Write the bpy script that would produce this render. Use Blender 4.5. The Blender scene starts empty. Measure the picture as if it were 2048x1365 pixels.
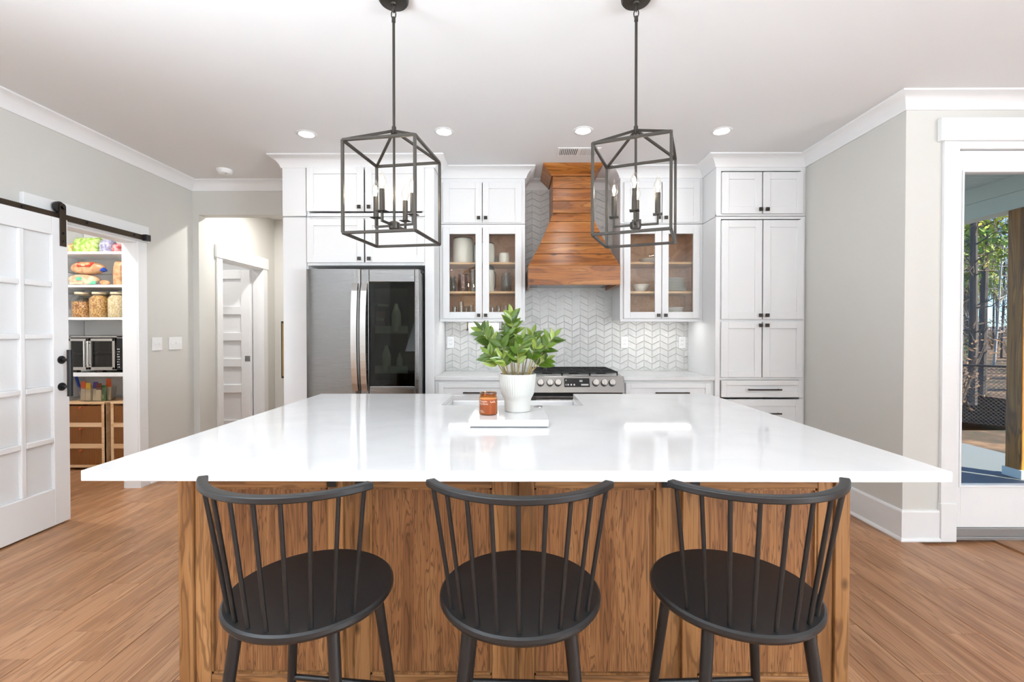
import bpy, bmesh, math, random
from mathutils import Vector, Matrix
random.seed(7)
S = bpy.context.scene
COL = S.collection
R = math.radians

# ------------------------------------------------------------------ camera
FPX, YAW, PITCH, SHIFT, EYE = 924.0, .0054, .012, 7.0, 1.292
cam_d = bpy.data.cameras.new('camera')
cam = bpy.data.objects.new('camera', cam_d); COL.objects.link(cam)
cam_d.sensor_width = 36.0; cam_d.lens = FPX/2048*36.0
cam_d.shift_y = -SHIFT/2048
cam_d.clip_start = .05; cam_d.clip_end = 300
cam.location = (0, 0, EYE)
cam.rotation_euler = (R(90)-PITCH, 0, YAW)
S.camera = cam

# ------------------------------------------------------------------ world, sun, added window lamps, exposure
S.view_settings.view_transform = 'Standard'
S.view_settings.look = 'None'
S.view_settings.gamma = 1.0
S.view_settings.use_curve_mapping = False
S.view_settings.exposure = -.02
W = bpy.data.worlds.new('sky'); S.world = W; W.use_nodes = True
_n = W.node_tree.nodes; _l = W.node_tree.links
_sky = _n.new('ShaderNodeTexSky'); _sky.sky_type = 'NISHITA'; _sky.sun_disc = False
_sky.sun_elevation = R(32); _sky.sun_rotation = R(130); _sky.altitude = 1500; _sky.air_density = 1.0; _sky.dust_density = .2; _sky.ozone_density = 2.5
_n['Background'].inputs[1].default_value = .46
_mx = _n.new('ShaderNodeMix'); _mx.data_type = 'RGBA'; _mx.blend_type = 'MULTIPLY'; _mx.inputs[0].default_value = 1; _mx.inputs[7].default_value = (.50, .72, 1.0, 1)
_l.new(_sky.outputs[0], _mx.inputs[6]); _l.new(_mx.outputs[2], _n['Background'].inputs[0])

def light(name, kind, loc, energy, color=(1, 1, 1), rot=(0, 0, 0), size=None, size_y=None, spread=None):
    d = bpy.data.lights.new(name, kind); d.energy = energy; d.color = color
    if kind == 'AREA':
        d.shape = 'RECTANGLE' if size_y else 'DISK'
        d.size = size
        if size_y: d.size_y = size_y
        if spread: d.spread = spread
    o = bpy.data.objects.new(name, d); COL.objects.link(o); o.location = loc; o.rotation_euler = rot
    return o
_sun = light('sun', 'SUN', (8, -6, 9), 17.0, (1.0, .90, .74))
_sun.data.angle = R(.6)
_sun.rotation_euler = Vector((-.72, .60, -.52)).to_track_quat('-Z', 'Y').to_euler()
# added area lamps just inside unseen windows, standing in for daylight
# (tilted up and narrowed to brighten the ceiling more than the cabinet fronts)
FILL_TINT = (.80, .905, 1.0)
for _x in (-1.35, 2.35): light('window_fill_lamp', 'AREA', (_x, -4.05, 1.45), 120, FILL_TINT, (R(90+55), 0, 0), 2.3, 2.1, R(118))
light('window_fill_lamp', 'AREA', (6.25, -2.65, 1.45), 720, FILL_TINT, (R(90+34), 0, R(90)), 2.4, 2.1, R(126))
light('window_fill_lamp', 'AREA', (-2.96, -.6, 1.45), 330, FILL_TINT, (R(90+50), 0, R(-90)), 2.4, 2.1, R(124))

# ------------------------------------------------------------------ pixel helpers: a pixel gives a direction, the plane it lies on gives the distance
_CX, _CY = 1024.0, 682.5-SHIFT
def _ray(u, v):
    a = (u-_CX)/FPX; b = -(v-_CY)/FPX
    cy, sy, cp, sp = math.cos(YAW), math.sin(YAW), math.cos(PITCH), math.sin(PITCH)
    F = (-sy*cp, cy*cp, -sp); Rr = (cy, sy, 0); U = (-sy*sp, cy*sp, cp)
    return [F[i]+a*Rr[i]+b*U[i] for i in range(3)]
def onY(u, v, Y):
    d = _ray(u, v); t = Y/d[1]; return (d[0]*t, Y, EYE+d[2]*t)
def onX(u, v, X):
    d = _ray(u, v); t = X/d[0]; return (X, d[1]*t, EYE+d[2]*t)
def onZ(u, v, Z):
    d = _ray(u, v); t = (Z-EYE)/d[2]; return (d[0]*t, d[1]*t, Z)
def px(u, Y, v=664): return onY(u, v, Y)[0]
def pz(v, Y, u=1029): return onY(u, v, Y)[2]

# ------------------------------------------------------------------ mesh builder
class MB:
    def __init__(s): s.v = []; s.f = []
    def add(s, vs, fs):
        o = len(s.v); s.v += [tuple(p) for p in vs]; s.f += [tuple(i+o for i in f) for f in fs]; return s
    def box(s, x0, x1, y0, y1, z0, z1):
        if x0 > x1: x0, x1 = x1, x0
        if y0 > y1: y0, y1 = y1, y0
        if z0 > z1: z0, z1 = z1, z0
        return s.add([(x0,y0,z0),(x1,y0,z0),(x1,y1,z0),(x0,y1,z0),(x0,y0,z1),(x1,y0,z1),(x1,y1,z1),(x0,y1,z1)],
                     [(0,3,2,1),(4,5,6,7),(0,1,5,4),(1,2,6,5),(2,3,7,6),(3,0,4,7)])
    def hexa(s, bot, top):
        return s.add(list(bot)+list(top), [(0,3,2,1),(4,5,6,7),(0,1,5,4),(1,2,6,5),(2,3,7,6),(3,0,4,7)])
    def bar(s, p0, p1, w, t, up=(0,0,1)):
        p0, p1 = Vector(p0), Vector(p1); d = (p1-p0).normalized(); up = Vector(up)
        a = d.cross(up)
        if a.length < 1e-4: a = d.cross(Vector((0,1,0)))
        a.normalize(); b = a.cross(d).normalized()
        c = [(-w/2,-t/2),(w/2,-t/2),(w/2,t/2),(-w/2,t/2)]
        return s.hexa([p0+a*x+b*y for x,y in c], [p1+a*x+b*y for x,y in c])
    def cyl(s, p0, p1, r0, r1=None, n=16, cap=True):
        r1 = r0 if r1 is None else r1
        p0, p1 = Vector(p0), Vector(p1); d = (p1-p0).normalized()
        a = d.cross(Vector((0,0,1)))
        if a.length < 1e-4: a = Vector((1,0,0))
        a.normalize(); b = d.cross(a)
        o = len(s.v)
        for p, r in ((p0,r0),(p1,r1)):
            for i in range(n):
                t = 2*math.pi*i/n; s.v.append(tuple(p+a*math.cos(t)*r+b*math.sin(t)*r))
        for i in range(n):
            j = (i+1) % n; s.f.append((o+i,o+j,o+n+j,o+n+i))
        if cap:
            s.f.append(tuple(o+i for i in reversed(range(n)))); s.f.append(tuple(o+n+i for i in range(n)))
        return s
    def lathe(s, prof, c=(0,0,0), n=28, cap0=True, cap1=True):
        o = len(s.v); m = len(prof)
        for r, z in prof:
            for i in range(n):
                t = 2*math.pi*i/n; s.v.append((c[0]+r*math.cos(t), c[1]+r*math.sin(t), c[2]+z))
        for k in range(m-1):
            for i in range(n):
                j = (i+1) % n; s.f.append((o+k*n+i, o+k*n+j, o+(k+1)*n+j, o+(k+1)*n+i))
        if cap0: s.f.append(tuple(o+i for i in reversed(range(n))))
        if cap1: s.f.append(tuple(o+(m-1)*n+i for i in range(n)))
        return s
    def tube(s, pts, r, n=8, cap=True):
        pts = [Vector(p) for p in pts]; m = len(pts); o = len(s.v)
        rr = r if isinstance(r, (list, tuple)) else [r]*m
        a = None
        for k, p in enumerate(pts):
            d = (pts[min(k+1,m-1)]-pts[max(k-1,0)]).normalized()
            if a is None:
                a = d.cross(Vector((0,0,1)))
                if a.length < 1e-3: a = d.cross(Vector((0,1,0)))
            a = (a-d*a.dot(d)).normalized(); b = d.cross(a)
            for i in range(n):
                t = 2*math.pi*i/n; s.v.append(tuple(p+(a*math.cos(t)+b*math.sin(t))*rr[k]))
        for k in range(m-1):
            for i in range(n):
                j = (i+1) % n; s.f.append((o+k*n+i,o+k*n+j,o+(k+1)*n+j,o+(k+1)*n+i))
        if cap:
            s.f.append(tuple(o+i for i in reversed(range(n)))); s.f.append(tuple(o+(m-1)*n+i for i in range(n)))
        return s
    def prism(s, poly, ext):
        """poly: planar 3d points, ext: extrusion vector"""
        n = len(poly); e = Vector(ext)
        P = [Vector(p) for p in poly]
        return s.add([tuple(p) for p in P]+[tuple(p+e) for p in P],
                     [tuple(reversed(range(n)))]+[tuple(range(n,2*n))]+[(i,(i+1)%n,(i+1)%n+n,i+n) for i in range(n)])
    def sweep(s, prof, path, closed=False):
        """prof: (out, z) pairs; path: (x, y) points, 'out' points to the left of the walking direction; mitred"""
        m = len(path); k = len(prof); o = len(s.v)
        P = [Vector(p) for p in path]
        for i, p in enumerate(P):
            if i > 0: d0 = (p-P[i-1]).normalized()
            else: d0 = (P[1]-p).normalized()
            if i < m-1: d1 = (P[i+1]-p).normalized()
            else: d1 = d0
            n0 = Vector((-d0.y, d0.x)); n1 = Vector((-d1.y, d1.x))
            nn = (n0+n1).normalized(); nn = nn/max(.2, nn.dot(n0))
            for q, z in prof: s.v.append((p.x+nn.x*q, p.y+nn.y*q, z))
        for i in range(m-1):
            for j in range(k):
                jj = (j+1) % k
                s.f.append((o+i*k+j, o+i*k+jj, o+(i+1)*k+jj, o+(i+1)*k+j))
        s.f.append(tuple(o+j for j in range(k))); s.f.append(tuple(o+(m-1)*k+j for j in reversed(range(k))))
        return s
    def mesh(s, name, mat, smooth=False, off=(0,0,0), ang=40):
        me = bpy.data.meshes.new(name)
        me.from_pydata([(p[0]-off[0],p[1]-off[1],p[2]-off[2]) for p in s.v], [], s.f); me.update()
        bm = bmesh.new(); bm.from_mesh(me); bmesh.ops.recalc_face_normals(bm, faces=bm.faces); bm.to_mesh(me); bm.free()
        if smooth:
            me.polygons.foreach_set('use_smooth', [True]*len(me.polygons)); me.set_sharp_from_angle(angle=R(ang))
        if mat: me.materials.append(MAT[mat] if isinstance(mat, str) else mat)
        return me
    def build(s, name, mat, parent=None, smooth=False, bevel=0, seg=2, ang=40):
        off = (0,0,0); q = parent
        while q is not None:
            if not q.get('_rot'): off = tuple(off[i]+q.location[i] for i in range(3))
            q = q.parent
        o = bpy.data.objects.new(name, s.mesh(name, mat, smooth, off, ang)); COL.objects.link(o)
        if parent is not None: o.parent = parent
        if bevel: bev(o, bevel, seg)
        return o
def bev(o, w, seg=2):
    m = o.modifiers.new('bevel', 'BEVEL'); m.width = w; m.segments = seg; m.limit_method = 'ANGLE'; m.angle_limit = R(40)
    m.harden_normals = False
    return o
def obj_from(name, me, parent=None, mw=None):
    o = bpy.data.objects.new(name, me); COL.objects.link(o)
    if parent is not None: o.parent = parent
    if mw is not None: o.matrix_local = mw
    return o
def tag(o, label=None, cat=None, group=None, kind=None):
    if label: o['label'] = label
    if cat: o['category'] = cat
    if group: o['group'] = group
    if kind: o['kind'] = kind
    return o
def thing(name, label, cat, loc=(0,0,0), group=None, rz=None, kind=None):
    o = bpy.data.objects.new(name, None); COL.objects.link(o); o.location = loc
    o.empty_display_size = .05
    if rz is not None: o.rotation_euler = (0,0,rz); o['_rot'] = 1     # parts of a turned thing are given in its own axes
    return tag(o, label, cat, group, kind)
def struct(name, mb, mat, label=None, cat=None, bevel=0, smooth=False, parent=None):
    o = mb.build(name, mat, parent, smooth, bevel)
    if parent is None: tag(o, label or name.replace('_', ' '), cat or 'structure', None, 'structure')
    return o
def copy_tree(o, parent=None):
    c = o.copy(); COL.objects.link(c); c.parent = parent
    for ch in list(o.children): copy_tree(ch, c)
    return c
def text_mesh(name, body, size, mat, extrude=.0004, align='LEFT', space=1.0):
    cu = bpy.data.curves.new(name, 'FONT'); cu.body = body; cu.size = size; cu.extrude = extrude
    cu.align_x = align; cu.resolution_u = 2; cu.space_character = space
    t = bpy.data.objects.new(name, cu); COL.objects.link(t)
    bpy.context.view_layer.update()
    me = bpy.data.meshes.new_from_object(t); me.name = name
    bpy.data.objects.remove(t); me.materials.clear(); me.materials.append(MAT[mat])
    return me

# ------------------------------------------------------------------ materials
MAT = {}
def srgb(r, g, b):
    f = lambda c: (c/12.92 if c <= .04045 else ((c+.055)/1.055)**2.4)
    return (f(r/255), f(g/255), f(b/255), 1)
class NT:
    def __init__(s, name):
        m = bpy.data.materials.new(name); m.use_nodes = True; s.m = m; MAT[name] = m
        s.n = m.node_tree.nodes; s.l = m.node_tree.links; s.p = s.n['Principled BSDF']; s.out = s.n['Material Output']
    def node(s, t, **k):
        x = s.n.new(t)
        for a, b in k.items():
            if a.startswith('i_'): x.inputs[int(a[2:]) if a[2:].isdigit() else a[2:]].default_value = b
            else: setattr(x, a, b)
        return x
    def link(s, a, b): s.l.new(a, b)
    def set(s, **k):
        for a, b in k.items(): s.p.inputs[a.replace('_', ' ')].default_value = b
        return s
def plain(name, col, rough=.5, metal=0, spec=.5, coat=0, emis=None, estr=0, trans=0, ior=1.45, bump=0, bscale=200, alpha=1):
    t = NT(name); t.set(Base_Color=col, Roughness=rough, Metallic=metal, IOR=ior)
    t.p.inputs['Specular IOR Level'].default_value = spec
    t.p.inputs['Coat Weight'].default_value = coat
    t.p.inputs['Transmission Weight'].default_value = trans
    if emis: t.p.inputs['Emission Color'].default_value = emis; t.p.inputs['Emission Strength'].default_value = estr
    if bump:
        tc = t.node('ShaderNodeTexCoord'); nz = t.node('ShaderNodeTexNoise'); nz.inputs['Scale'].default_value = bscale; nz.inputs['Detail'].default_value = 3
        bp = t.node('ShaderNodeBump'); bp.inputs['Strength'].default_value = bump; bp.inputs['Distance'].default_value = .002
        t.link(tc.outputs['Object'], nz.inputs['Vector']); t.link(nz.outputs['Fac'], bp.inputs['Height']); t.link(bp.outputs[0], t.p.inputs['Normal'])
    return t
def ramp(t, stops):
    r = t.node('ShaderNodeValToRGB'); e = r.color_ramp.elements
    while len(e) > 1: e.remove(e[-1])
    e[0].position = stops[0][0]; e[0].color = stops[0][1]
    for p, c in stops[1:]:
        q = e.new(p); q.color = c
    return r
def wood(name, axis, dark, mid, lite, streak, rough=.45, var=.25, k=1.0, knots=0.0, spec=.4, rings=1.0, bumpk=.25, st=9):
    """grain along axis ('X','Y','Z'), in the object's own coordinates, shifted at random from board to board"""
    t = NT(name); tc = t.node('ShaderNodeTexCoord'); oi = t.node('ShaderNodeObjectInfo')
    sc = {'X': (1, st, st), 'Y': (st, 1, st), 'Z': (st, st, 1)}[axis]
    off = t.node('ShaderNodeVectorMath', operation='SCALE'); off.inputs[0].default_value = (37, 53, 71); t.link(oi.outputs['Random'], off.inputs['Scale'])
    ad = t.node('ShaderNodeVectorMath', operation='ADD'); t.link(tc.outputs['Object'], ad.inputs[0]); t.link(off.outputs[0], ad.inputs[1])
    mp = t.node('ShaderNodeVectorMath', operation='MULTIPLY'); mp.inputs[1].default_value = tuple(q*k for q in sc); t.link(ad.outputs[0], mp.inputs[0])
    n1 = t.node('ShaderNodeTexNoise'); n1.inputs['Scale'].default_value = 1.1; n1.inputs['Detail'].default_value = 3; n1.inputs['Roughness'].default_value = .5; n1.inputs['Distortion'].default_value = .6
    t.link(mp.outputs[0], n1.inputs['Vector'])
    # contour lines of the slow noise make the cathedral figure
    m1 = t.node('ShaderNodeMath', operation='MULTIPLY'); m1.inputs[1].default_value = 46*rings; t.link(n1.outputs['Fac'], m1.inputs[0])
    m2 = t.node('ShaderNodeMath', operation='SINE'); t.link(m1.outputs[0], m2.inputs[0])
    mp2 = t.node('ShaderNodeVectorMath', operation='MULTIPLY'); f2 = {'X': (2.2, 130, 130), 'Y': (130, 2.2, 130), 'Z': (130, 130, 2.2)}[axis]
    mp2.inputs[1].default_value = tuple(q*k for q in f2); t.link(ad.outputs[0], mp2.inputs[0])
    n2 = t.node('ShaderNodeTexNoise'); n2.inputs['Scale'].default_value = 1.0; n2.inputs['Detail'].default_value = 2; t.link(mp2.outputs[0], n2.inputs['Vector'])
    r1 = ramp(t, [(.30, dark), (.5, mid), (.72, lite)]); t.link(n1.outputs['Fac'], r1.inputs[0])
    # streak mask
    r2 = ramp(t, [(.52, (0,0,0,1)), (.66, (1,1,1,1))]); t.link(n2.outputs['Fac'], r2.inputs[0])
    r3 = ramp(t, [(.70, (0,0,0,1)), (1.0, (1,1,1,1))])
    mr = t.node('ShaderNodeMapRange'); mr.inputs['From Min'].default_value = -1; t.link(m2.outputs[0], mr.inputs['Value']); t.link(mr.outputs[0], r3.inputs[0])
    mm = t.node('ShaderNodeMath', operation='MULTIPLY'); mm.inputs[1].default_value = .75; t.link(r3.outputs[0], mm.inputs[0])
    mm2 = t.node('ShaderNodeMath', operation='MULTIPLY'); t.link(r2.outputs[0], mm2.inputs[0]); mm2.inputs[1].default_value = .55
    mx = t.node('ShaderNodeMath', operation='MAXIMUM'); t.link(mm.outputs[0], mx.inputs[0]); t.link(mm2.outputs[0], mx.inputs[1])
    mul = t.node('ShaderNodeMath', operation='MULTIPLY'); t.link(mx.outputs[0], mul.inputs[0]); mul.inputs[1].default_value = .8
    mix = t.node('ShaderNodeMix', data_type='RGBA'); t.link(mul.outputs[0], mix.inputs[0]); t.link(r1.outputs[0], mix.inputs[6]); mix.inputs[7].default_value = streak
    last = mix.outputs[2]
    if knots:
        mpk = t.node('ShaderNodeVectorMath', operation='MULTIPLY'); fk = {'X': (5, 9, 9), 'Y': (9, 5, 9), 'Z': (9, 9, 5)}[axis]
        mpk.inputs[1].default_value = fk; t.link(ad.outputs[0], mpk.inputs[0])
        vo = t.node('ShaderNodeTexVoronoi'); vo.inputs['Scale'].default_value = 1.0; vo.inputs['Randomness'].default_value = 1; t.link(mpk.outputs[0], vo.inputs['Vector'])
        rk = ramp(t, [(.0, (1,1,1,1)), (.10*knots, (.8,.8,.8,1)), (.26*knots, (0,0,0,1))]); t.link(vo.outputs['Distance'], rk.inputs[0])
        mk = t.node('ShaderNodeMix', data_type='RGBA'); t.link(rk.outputs[0], mk.inputs[0]); t.link(last, mk.inputs[6]); mk.inputs[7].default_value = tuple(c*.28 for c in streak[:3])+(1,)
        last = mk.outputs[2]
    hs = t.node('ShaderNodeHueSaturation'); mv = t.node('ShaderNodeMapRange'); mv.inputs['To Min'].default_value = 1-var; mv.inputs['To Max'].default_value = 1+var*.8
    t.link(oi.outputs['Random'], mv.inputs['Value']); t.link(mv.outputs[0], hs.inputs['Value']); t.link(last, hs.inputs['Color'])
    t.link(hs.outputs[0], t.p.inputs['Base Color'])
    t.set(Roughness=rough); t.p.inputs['Specular IOR Level'].default_value = spec
    bp = t.node('ShaderNodeBump'); bp.inputs['Strength'].default_value = bumpk; bp.inputs['Distance'].default_value = .001; bp.invert = True
    t.link(mul.outputs[0], bp.inputs['Height']); t.link(bp.outputs[0], t.p.inputs['Normal'])
    return t
def thin_glass(name, tint=(1,1,1,1), gloss=1.0, rough=0.0, ior=1.5):
    """clear pane: see-through with a Fresnel reflection"""
    t = NT(name); t.n.remove(t.p)
    tr = t.node('ShaderNodeBsdfTransparent'); tr.inputs[0].default_value = tint
    gl = t.node('ShaderNodeBsdfGlossy'); gl.inputs['Roughness'].default_value = rough
    fr = t.node('ShaderNodeFresnel'); ge = t.node('ShaderNodeNewGeometry'); mi = t.node('ShaderNodeMix'); mi.inputs[2].default_value = ior; mi.inputs[3].default_value = 1/ior
    t.link(ge.outputs['Backfacing'], mi.inputs[0]); t.link(mi.outputs[0], fr.inputs[0])
    mm = t.node('ShaderNodeMath', operation='MULTIPLY'); mm.inputs[1].default_value = gloss; t.link(fr.outputs[0], mm.inputs[0])
    mx = t.node('ShaderNodeMixShader'); t.link(mm.outputs[0], mx.inputs[0]); t.link(tr.outputs[0], mx.inputs[1]); t.link(gl.outputs[0], mx.inputs[2])
    t.link(mx.outputs[0], t.out.inputs[0])
    return t

plain('wall_paint', (.64, .625, .585, 1), .75, spec=.25, bump=.06, bscale=350)
plain('ceiling_paint', (.80, .80, .80, 1), .8, spec=.2, bump=.05, bscale=300)
plain('trim_white', (.83, .83, .83, 1), .38, spec=.4)
plain('cabinet_white', (.80, .80, .80, 1), .34, spec=.4)
plain('door_white', (.87, .87, .875, 1), .36, spec=.4)
plain('pantry_white', (.80, .80, .80, 1), .5, spec=.3)
plain('shadow_gap', (.10, .10, .10, 1), .8)
plain('black_metal', (.012, .012, .013, 1), .42, metal=0, spec=.55, bump=.05, bscale=500)
plain('stool_black', (.010, .0106, .0115, 1), .36, spec=.6, bump=.03, bscale=400)
plain('oil_bronze', (.060, .042, .028, 1), .42, metal=.6, spec=.5)
plain('pendant_metal', (.052, .045, .038, 1), .40, metal=.6, spec=.5, bump=.1, bscale=120)
plain('knob_metal', (.05, .043, .036, 1), .35, metal=.7)
plain('brass', (.55, .36, .14, 1), .3, metal=1)
plain('white_plastic', (.86, .86, .86, 1), .3)
plain('slot_dark', (.05, .05, .05, 1), .6)
plain('black_gloss', (.006, .006, .007, 1), .06, spec=.6)
plain('dark_cavity', (.02, .02, .02, 1), .7)
plain('cast_iron', (.016, .016, .017, 1), .55, spec=.4, bump=.3, bscale=400)
plain('fireclay', (.85, .85, .85, 1), .12, spec=.5)
plain('chrome', (.75, .75, .75, 1), .18, metal=1)
plain('grey_metal', (.40, .40, .40, 1), .35, metal=1)
plain('porcelain', (.88, .88, .84, 1), .18, spec=.5)
plain('crock_glaze', (.78, .78, .71, 1), .2, spec=.5, bump=.02, bscale=30)
plain('crock_rim', (.10, .075, .05, 1), .3)
plain('pot_white', (.54, .535, .50, 1), .55)
plain('soil', (.05, .035, .025, 1), .9, bump=1, bscale=150)
plain('amber_wax', (.42, .165, .075, 1), .25, spec=.5, coat=.6)
plain('candle_wax', (.62, .22, .06, 1), .5)
plain('label_ink', (.85, .66, .50, 1), .5)
plain('paper_white', (.82, .82, .80, 1), .8)
plain('led', (1, 1, 1, 1), .5, emis=(1, .985, .96, 1), estr=32)
plain('can_light', (1, 1, 1, 1), .5, emis=(1, .99, .975, 1), estr=72)
plain('can_bright', (1, 1, 1, 1), .5, emis=(1, .985, .96, 1), estr=900)
plain('can_pantry', (1, 1, 1, 1), .5, emis=(1, .985, .96, 1), estr=1280)
plain('can_dim', (1, 1, 1, 1), .5, emis=(1, .985, .96, 1), estr=415)
plain('filament', (1, .9, .7, 1), .5, emis=(1, .87, .66, 1), estr=170)
plain('door_frost', (.82, .83, .835, 1), .22, spec=.5)
plain('threshold', (.33, .33, .33, 1), .4, metal=.5)
plain('black_fence', (.015, .016, .018, 1), .5)
plain('concrete', (.17, .20, .205, 1), .8, bump=.4, bscale=60)
plain('porch_white', (.70, .74, .68, 1), .6)
plain('bark', (.045, .038, .034, 1), .9, bump=1, bscale=25)
plain('bark_pale', (.26, .245, .22, 1), .8, bump=1, bscale=25)
plain('twig', (.10, .07, .05, 1), .9)
plain('siding', (.62, .64, .62, 1), .7)
thin_glass('pane', (.97, .985, .98, 1), .45, 0.0)
thin_glass('cab_pane', (.96, .95, .93, 1), .5, 0.0)
thin_glass('jar_glass', (.955, .97, .955, 1), 1.6, .02)
thin_glass('bulb_glass', (1, .985, .95, 1), 1.5, .0)
thin_glass('fridge_glass', (.42, .44, .40, 1), .55, .0)
t = NT('rib_glass'); t.set(Base_Color=srgb(168,112,66), Roughness=.3); _tr = t.node('ShaderNodeBsdfTransparent'); _tr.inputs[0].default_value = (.85, .62, .42, 1); _m = t.node('ShaderNodeMixShader'); _m.inputs[0].default_value = .35
t.link(t.p.outputs[0], _m.inputs[1]); t.link(_tr.outputs[0], _m.inputs[2]); t.link(_m.outputs[0], t.out.inputs[0])
thin_glass('oven_glass', (.45, .42, .38, 1), 1.2, .02)
thin_glass('plastic_clear', (.93, .92, .90, 1), 1.3, .08)

# quartz: white with a very faint cloud, polished
t = NT('quartz'); tc = t.node('ShaderNodeTexCoord'); nz = t.node('ShaderNodeTexNoise'); nz.inputs['Scale'].default_value = 3; nz.inputs['Detail'].default_value = 6; nz.inputs['Distortion'].default_value = 1.2
rp = ramp(t, [(.35, (.725,.725,.725,1)), (.6, (.765,.765,.765,1))]); t.link(tc.outputs['Object'], nz.inputs['Vector']); t.link(nz.outputs['Fac'], rp.inputs[0]); t.link(rp.outputs[0], t.p.inputs['Base Color'])
t.set(Roughness=.055); t.p.inputs['Specular IOR Level'].default_value = .5
# marble chevron tile
t = NT('marble_tile'); tc = t.node('ShaderNodeTexCoord'); oi = t.node('ShaderNodeObjectInfo'); ad = t.node('ShaderNodeVectorMath', operation='ADD')
sc = t.node('ShaderNodeVectorMath', operation='SCALE'); sc.inputs[0].default_value = (31, 17, 23); t.link(oi.outputs['Random'], sc.inputs['Scale'])
t.link(tc.outputs['Object'], ad.inputs[0]); t.link(sc.outputs[0], ad.inputs[1])
nz = t.node('ShaderNodeTexNoise'); nz.inputs['Scale'].default_value = 14; nz.inputs['Detail'].default_value = 8; nz.inputs['Roughness'].default_value = .62; nz.inputs['Distortion'].default_value = 1.6; t.link(ad.outputs[0], nz.inputs['Vector'])
rp = ramp(t, [(.28, (.44,.44,.435,1)), (.38, (.60,.60,.585,1)), (.62, (.66,.66,.64,1))]); t.link(nz.outputs['Fac'], rp.inputs[0])
hs = t.node('ShaderNodeHueSaturation'); mv = t.node('ShaderNodeMapRange'); mv.inputs['To Min'].default_value = .92; mv.inputs['To Max'].default_value = 1.06
t.link(oi.outputs['Random'], mv.inputs['Value']); t.link(mv.outputs[0], hs.inputs['Value']); t.link(rp.outputs[0], hs.inputs['Color']); t.link(hs.outputs[0], t.p.inputs['Base Color'])
t.set(Roughness=.32)
plain('grout', (.76, .76, .745, 1), .8)
# brushed steel
def steel(name, col, rough, axis):
    t = NT(name); tc = t.node('ShaderNodeTexCoord'); mp = t.node('ShaderNodeMapping'); mp.inputs['Scale'].default_value = {'X': (4, 900, 900), 'Z': (900, 900, 4)}[axis]
    nz = t.node('ShaderNodeTexNoise'); nz.inputs['Scale'].default_value = 1; nz.inputs['Detail'].default_value = 2
    t.link(tc.outputs['Object'], mp.inputs[0]); t.link(mp.outputs[0], nz.inputs['Vector'])
    mr = t.node('ShaderNodeMapRange'); mr.inputs['To Min'].default_value = rough-.06; mr.inputs['To Max'].default_value = rough+.06; t.link(nz.outputs['Fac'], mr.inputs['Value']); t.link(mr.outputs[0], t.p.inputs['Roughness'])
    bp = t.node('ShaderNodeBump'); bp.inputs['Strength'].default_value = .04; bp.inputs['Distance'].default_value = .0005; t.link(nz.outputs['Fac'], bp.inputs['Height']); t.link(bp.outputs[0], t.p.inputs['Normal'])
    t.set(Base_Color=col, Metallic=1.0); return t
steel('steel', (.205, .20, .195, 1), .26, 'X')
steel('oven_steel', (.62, .60, .57, 1), .3, 'X')
steel('steel_bright', (.36, .355, .345, 1), .22, 'X')
steel('steel_handle', (.50, .49, .475, 1), .24, 'Z')

wood('floor_wood', 'Y', srgb(150,104,70), srgb(170,124,88), srgb(186,142,106), srgb(124,84,56), rough=.36, var=.10, k=1.2, rings=1.0, spec=.4, st=13)
wood('island_wood', 'Z', srgb(124,82,50), srgb(148,102,64), srgb(164,118,76), srgb(54,33,20), rough=.45, var=.08, k=1.5, rings=1.8, st=17)
wood('island_frame', 'Z', srgb(124,84,48), srgb(152,108,66), srgb(170,126,82), srgb(84,54,30), rough=.45, var=.16, k=1.5, knots=.6, rings=.7)
wood('island_rail', 'X', srgb(124,84,48), srgb(152,108,66), srgb(170,126,82), srgb(84,54,30), rough=.45, var=.14, k=1.5, knots=.5, rings=.7)
wood('hood_wood', 'X', srgb(134,76,30), srgb(164,100,44), srgb(184,124,64), srgb(96,52,20), rough=.28, var=.10, k=1.4, knots=.7, rings=.8, spec=.5)
wood('cab_interior', 'Y', srgb(208,164,122), srgb(218,176,134), srgb(228,188,148), srgb(196,150,108), rough=.5, var=.03, k=.6, rings=.4)
wood('shelf_maple', 'X', srgb(206,172,128), srgb(222,190,146), srgb(232,202,160), srgb(196,158,114), rough=.45, var=.04, k=.7, rings=.4)
wood('cubby_pine', 'X', srgb(222,180,134), srgb(236,198,154), srgb(244,210,170), srgb(208,160,112), rough=.5, var=.05, k=.7, rings=.4)
wood('cedar_post', 'Z', srgb(120,72,20), srgb(160,104,30), srgb(190,132,46), srgb(86,48,12), rough=.6, var=.1, k=.8, rings=.8)
# ------------------------------------------------------------------ the room shell
XL, XR, YB, YR = -3.112, 2.404, 4.46, 2.864
CEIL = 2.743
YT, YU = 3.84, 4.11            # fronts of the tall / fridge cabinets and of the wall cabinets
def wall_boxes(mb, ax, a0, a1, t0, t1, z0, z1, holes):
    """wall running along axis ax from a0 to a1, thickness t0..t1, with (b0, b1, zlo, zhi) holes"""
    def bx(p, q, lo, hi):
        if q-p < 1e-4 or hi-lo < 1e-4: return
        if ax == 'Y': mb.box(t0, t1, p, q, lo, hi)
        else: mb.box(p, q, t0, t1, lo, hi)
    c = a0
    for b0, b1, lo, hi in sorted(holes):
        bx(c, b0, z0, z1); bx(b0, b1, z0, lo); bx(b0, b1, hi, z1); c = b1
    bx(c, a1, z0, z1)
    return mb
PAN = (3.0, 3.789, 0, 2.045)       # pantry opening in the left wall
HDR = (4.89, 5.69, 0, 2.07)        # doorway off the little hall
struct('wall_left', wall_boxes(MB(), 'Y', -4.2, 6.1, XL-.115, XL, 0, CEIL, [(-1.8, .6, .4, 2.5), PAN, HDR]), 'wall_paint', 'greige painted wall behind the sliding glass-pane door', 'wall')
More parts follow.
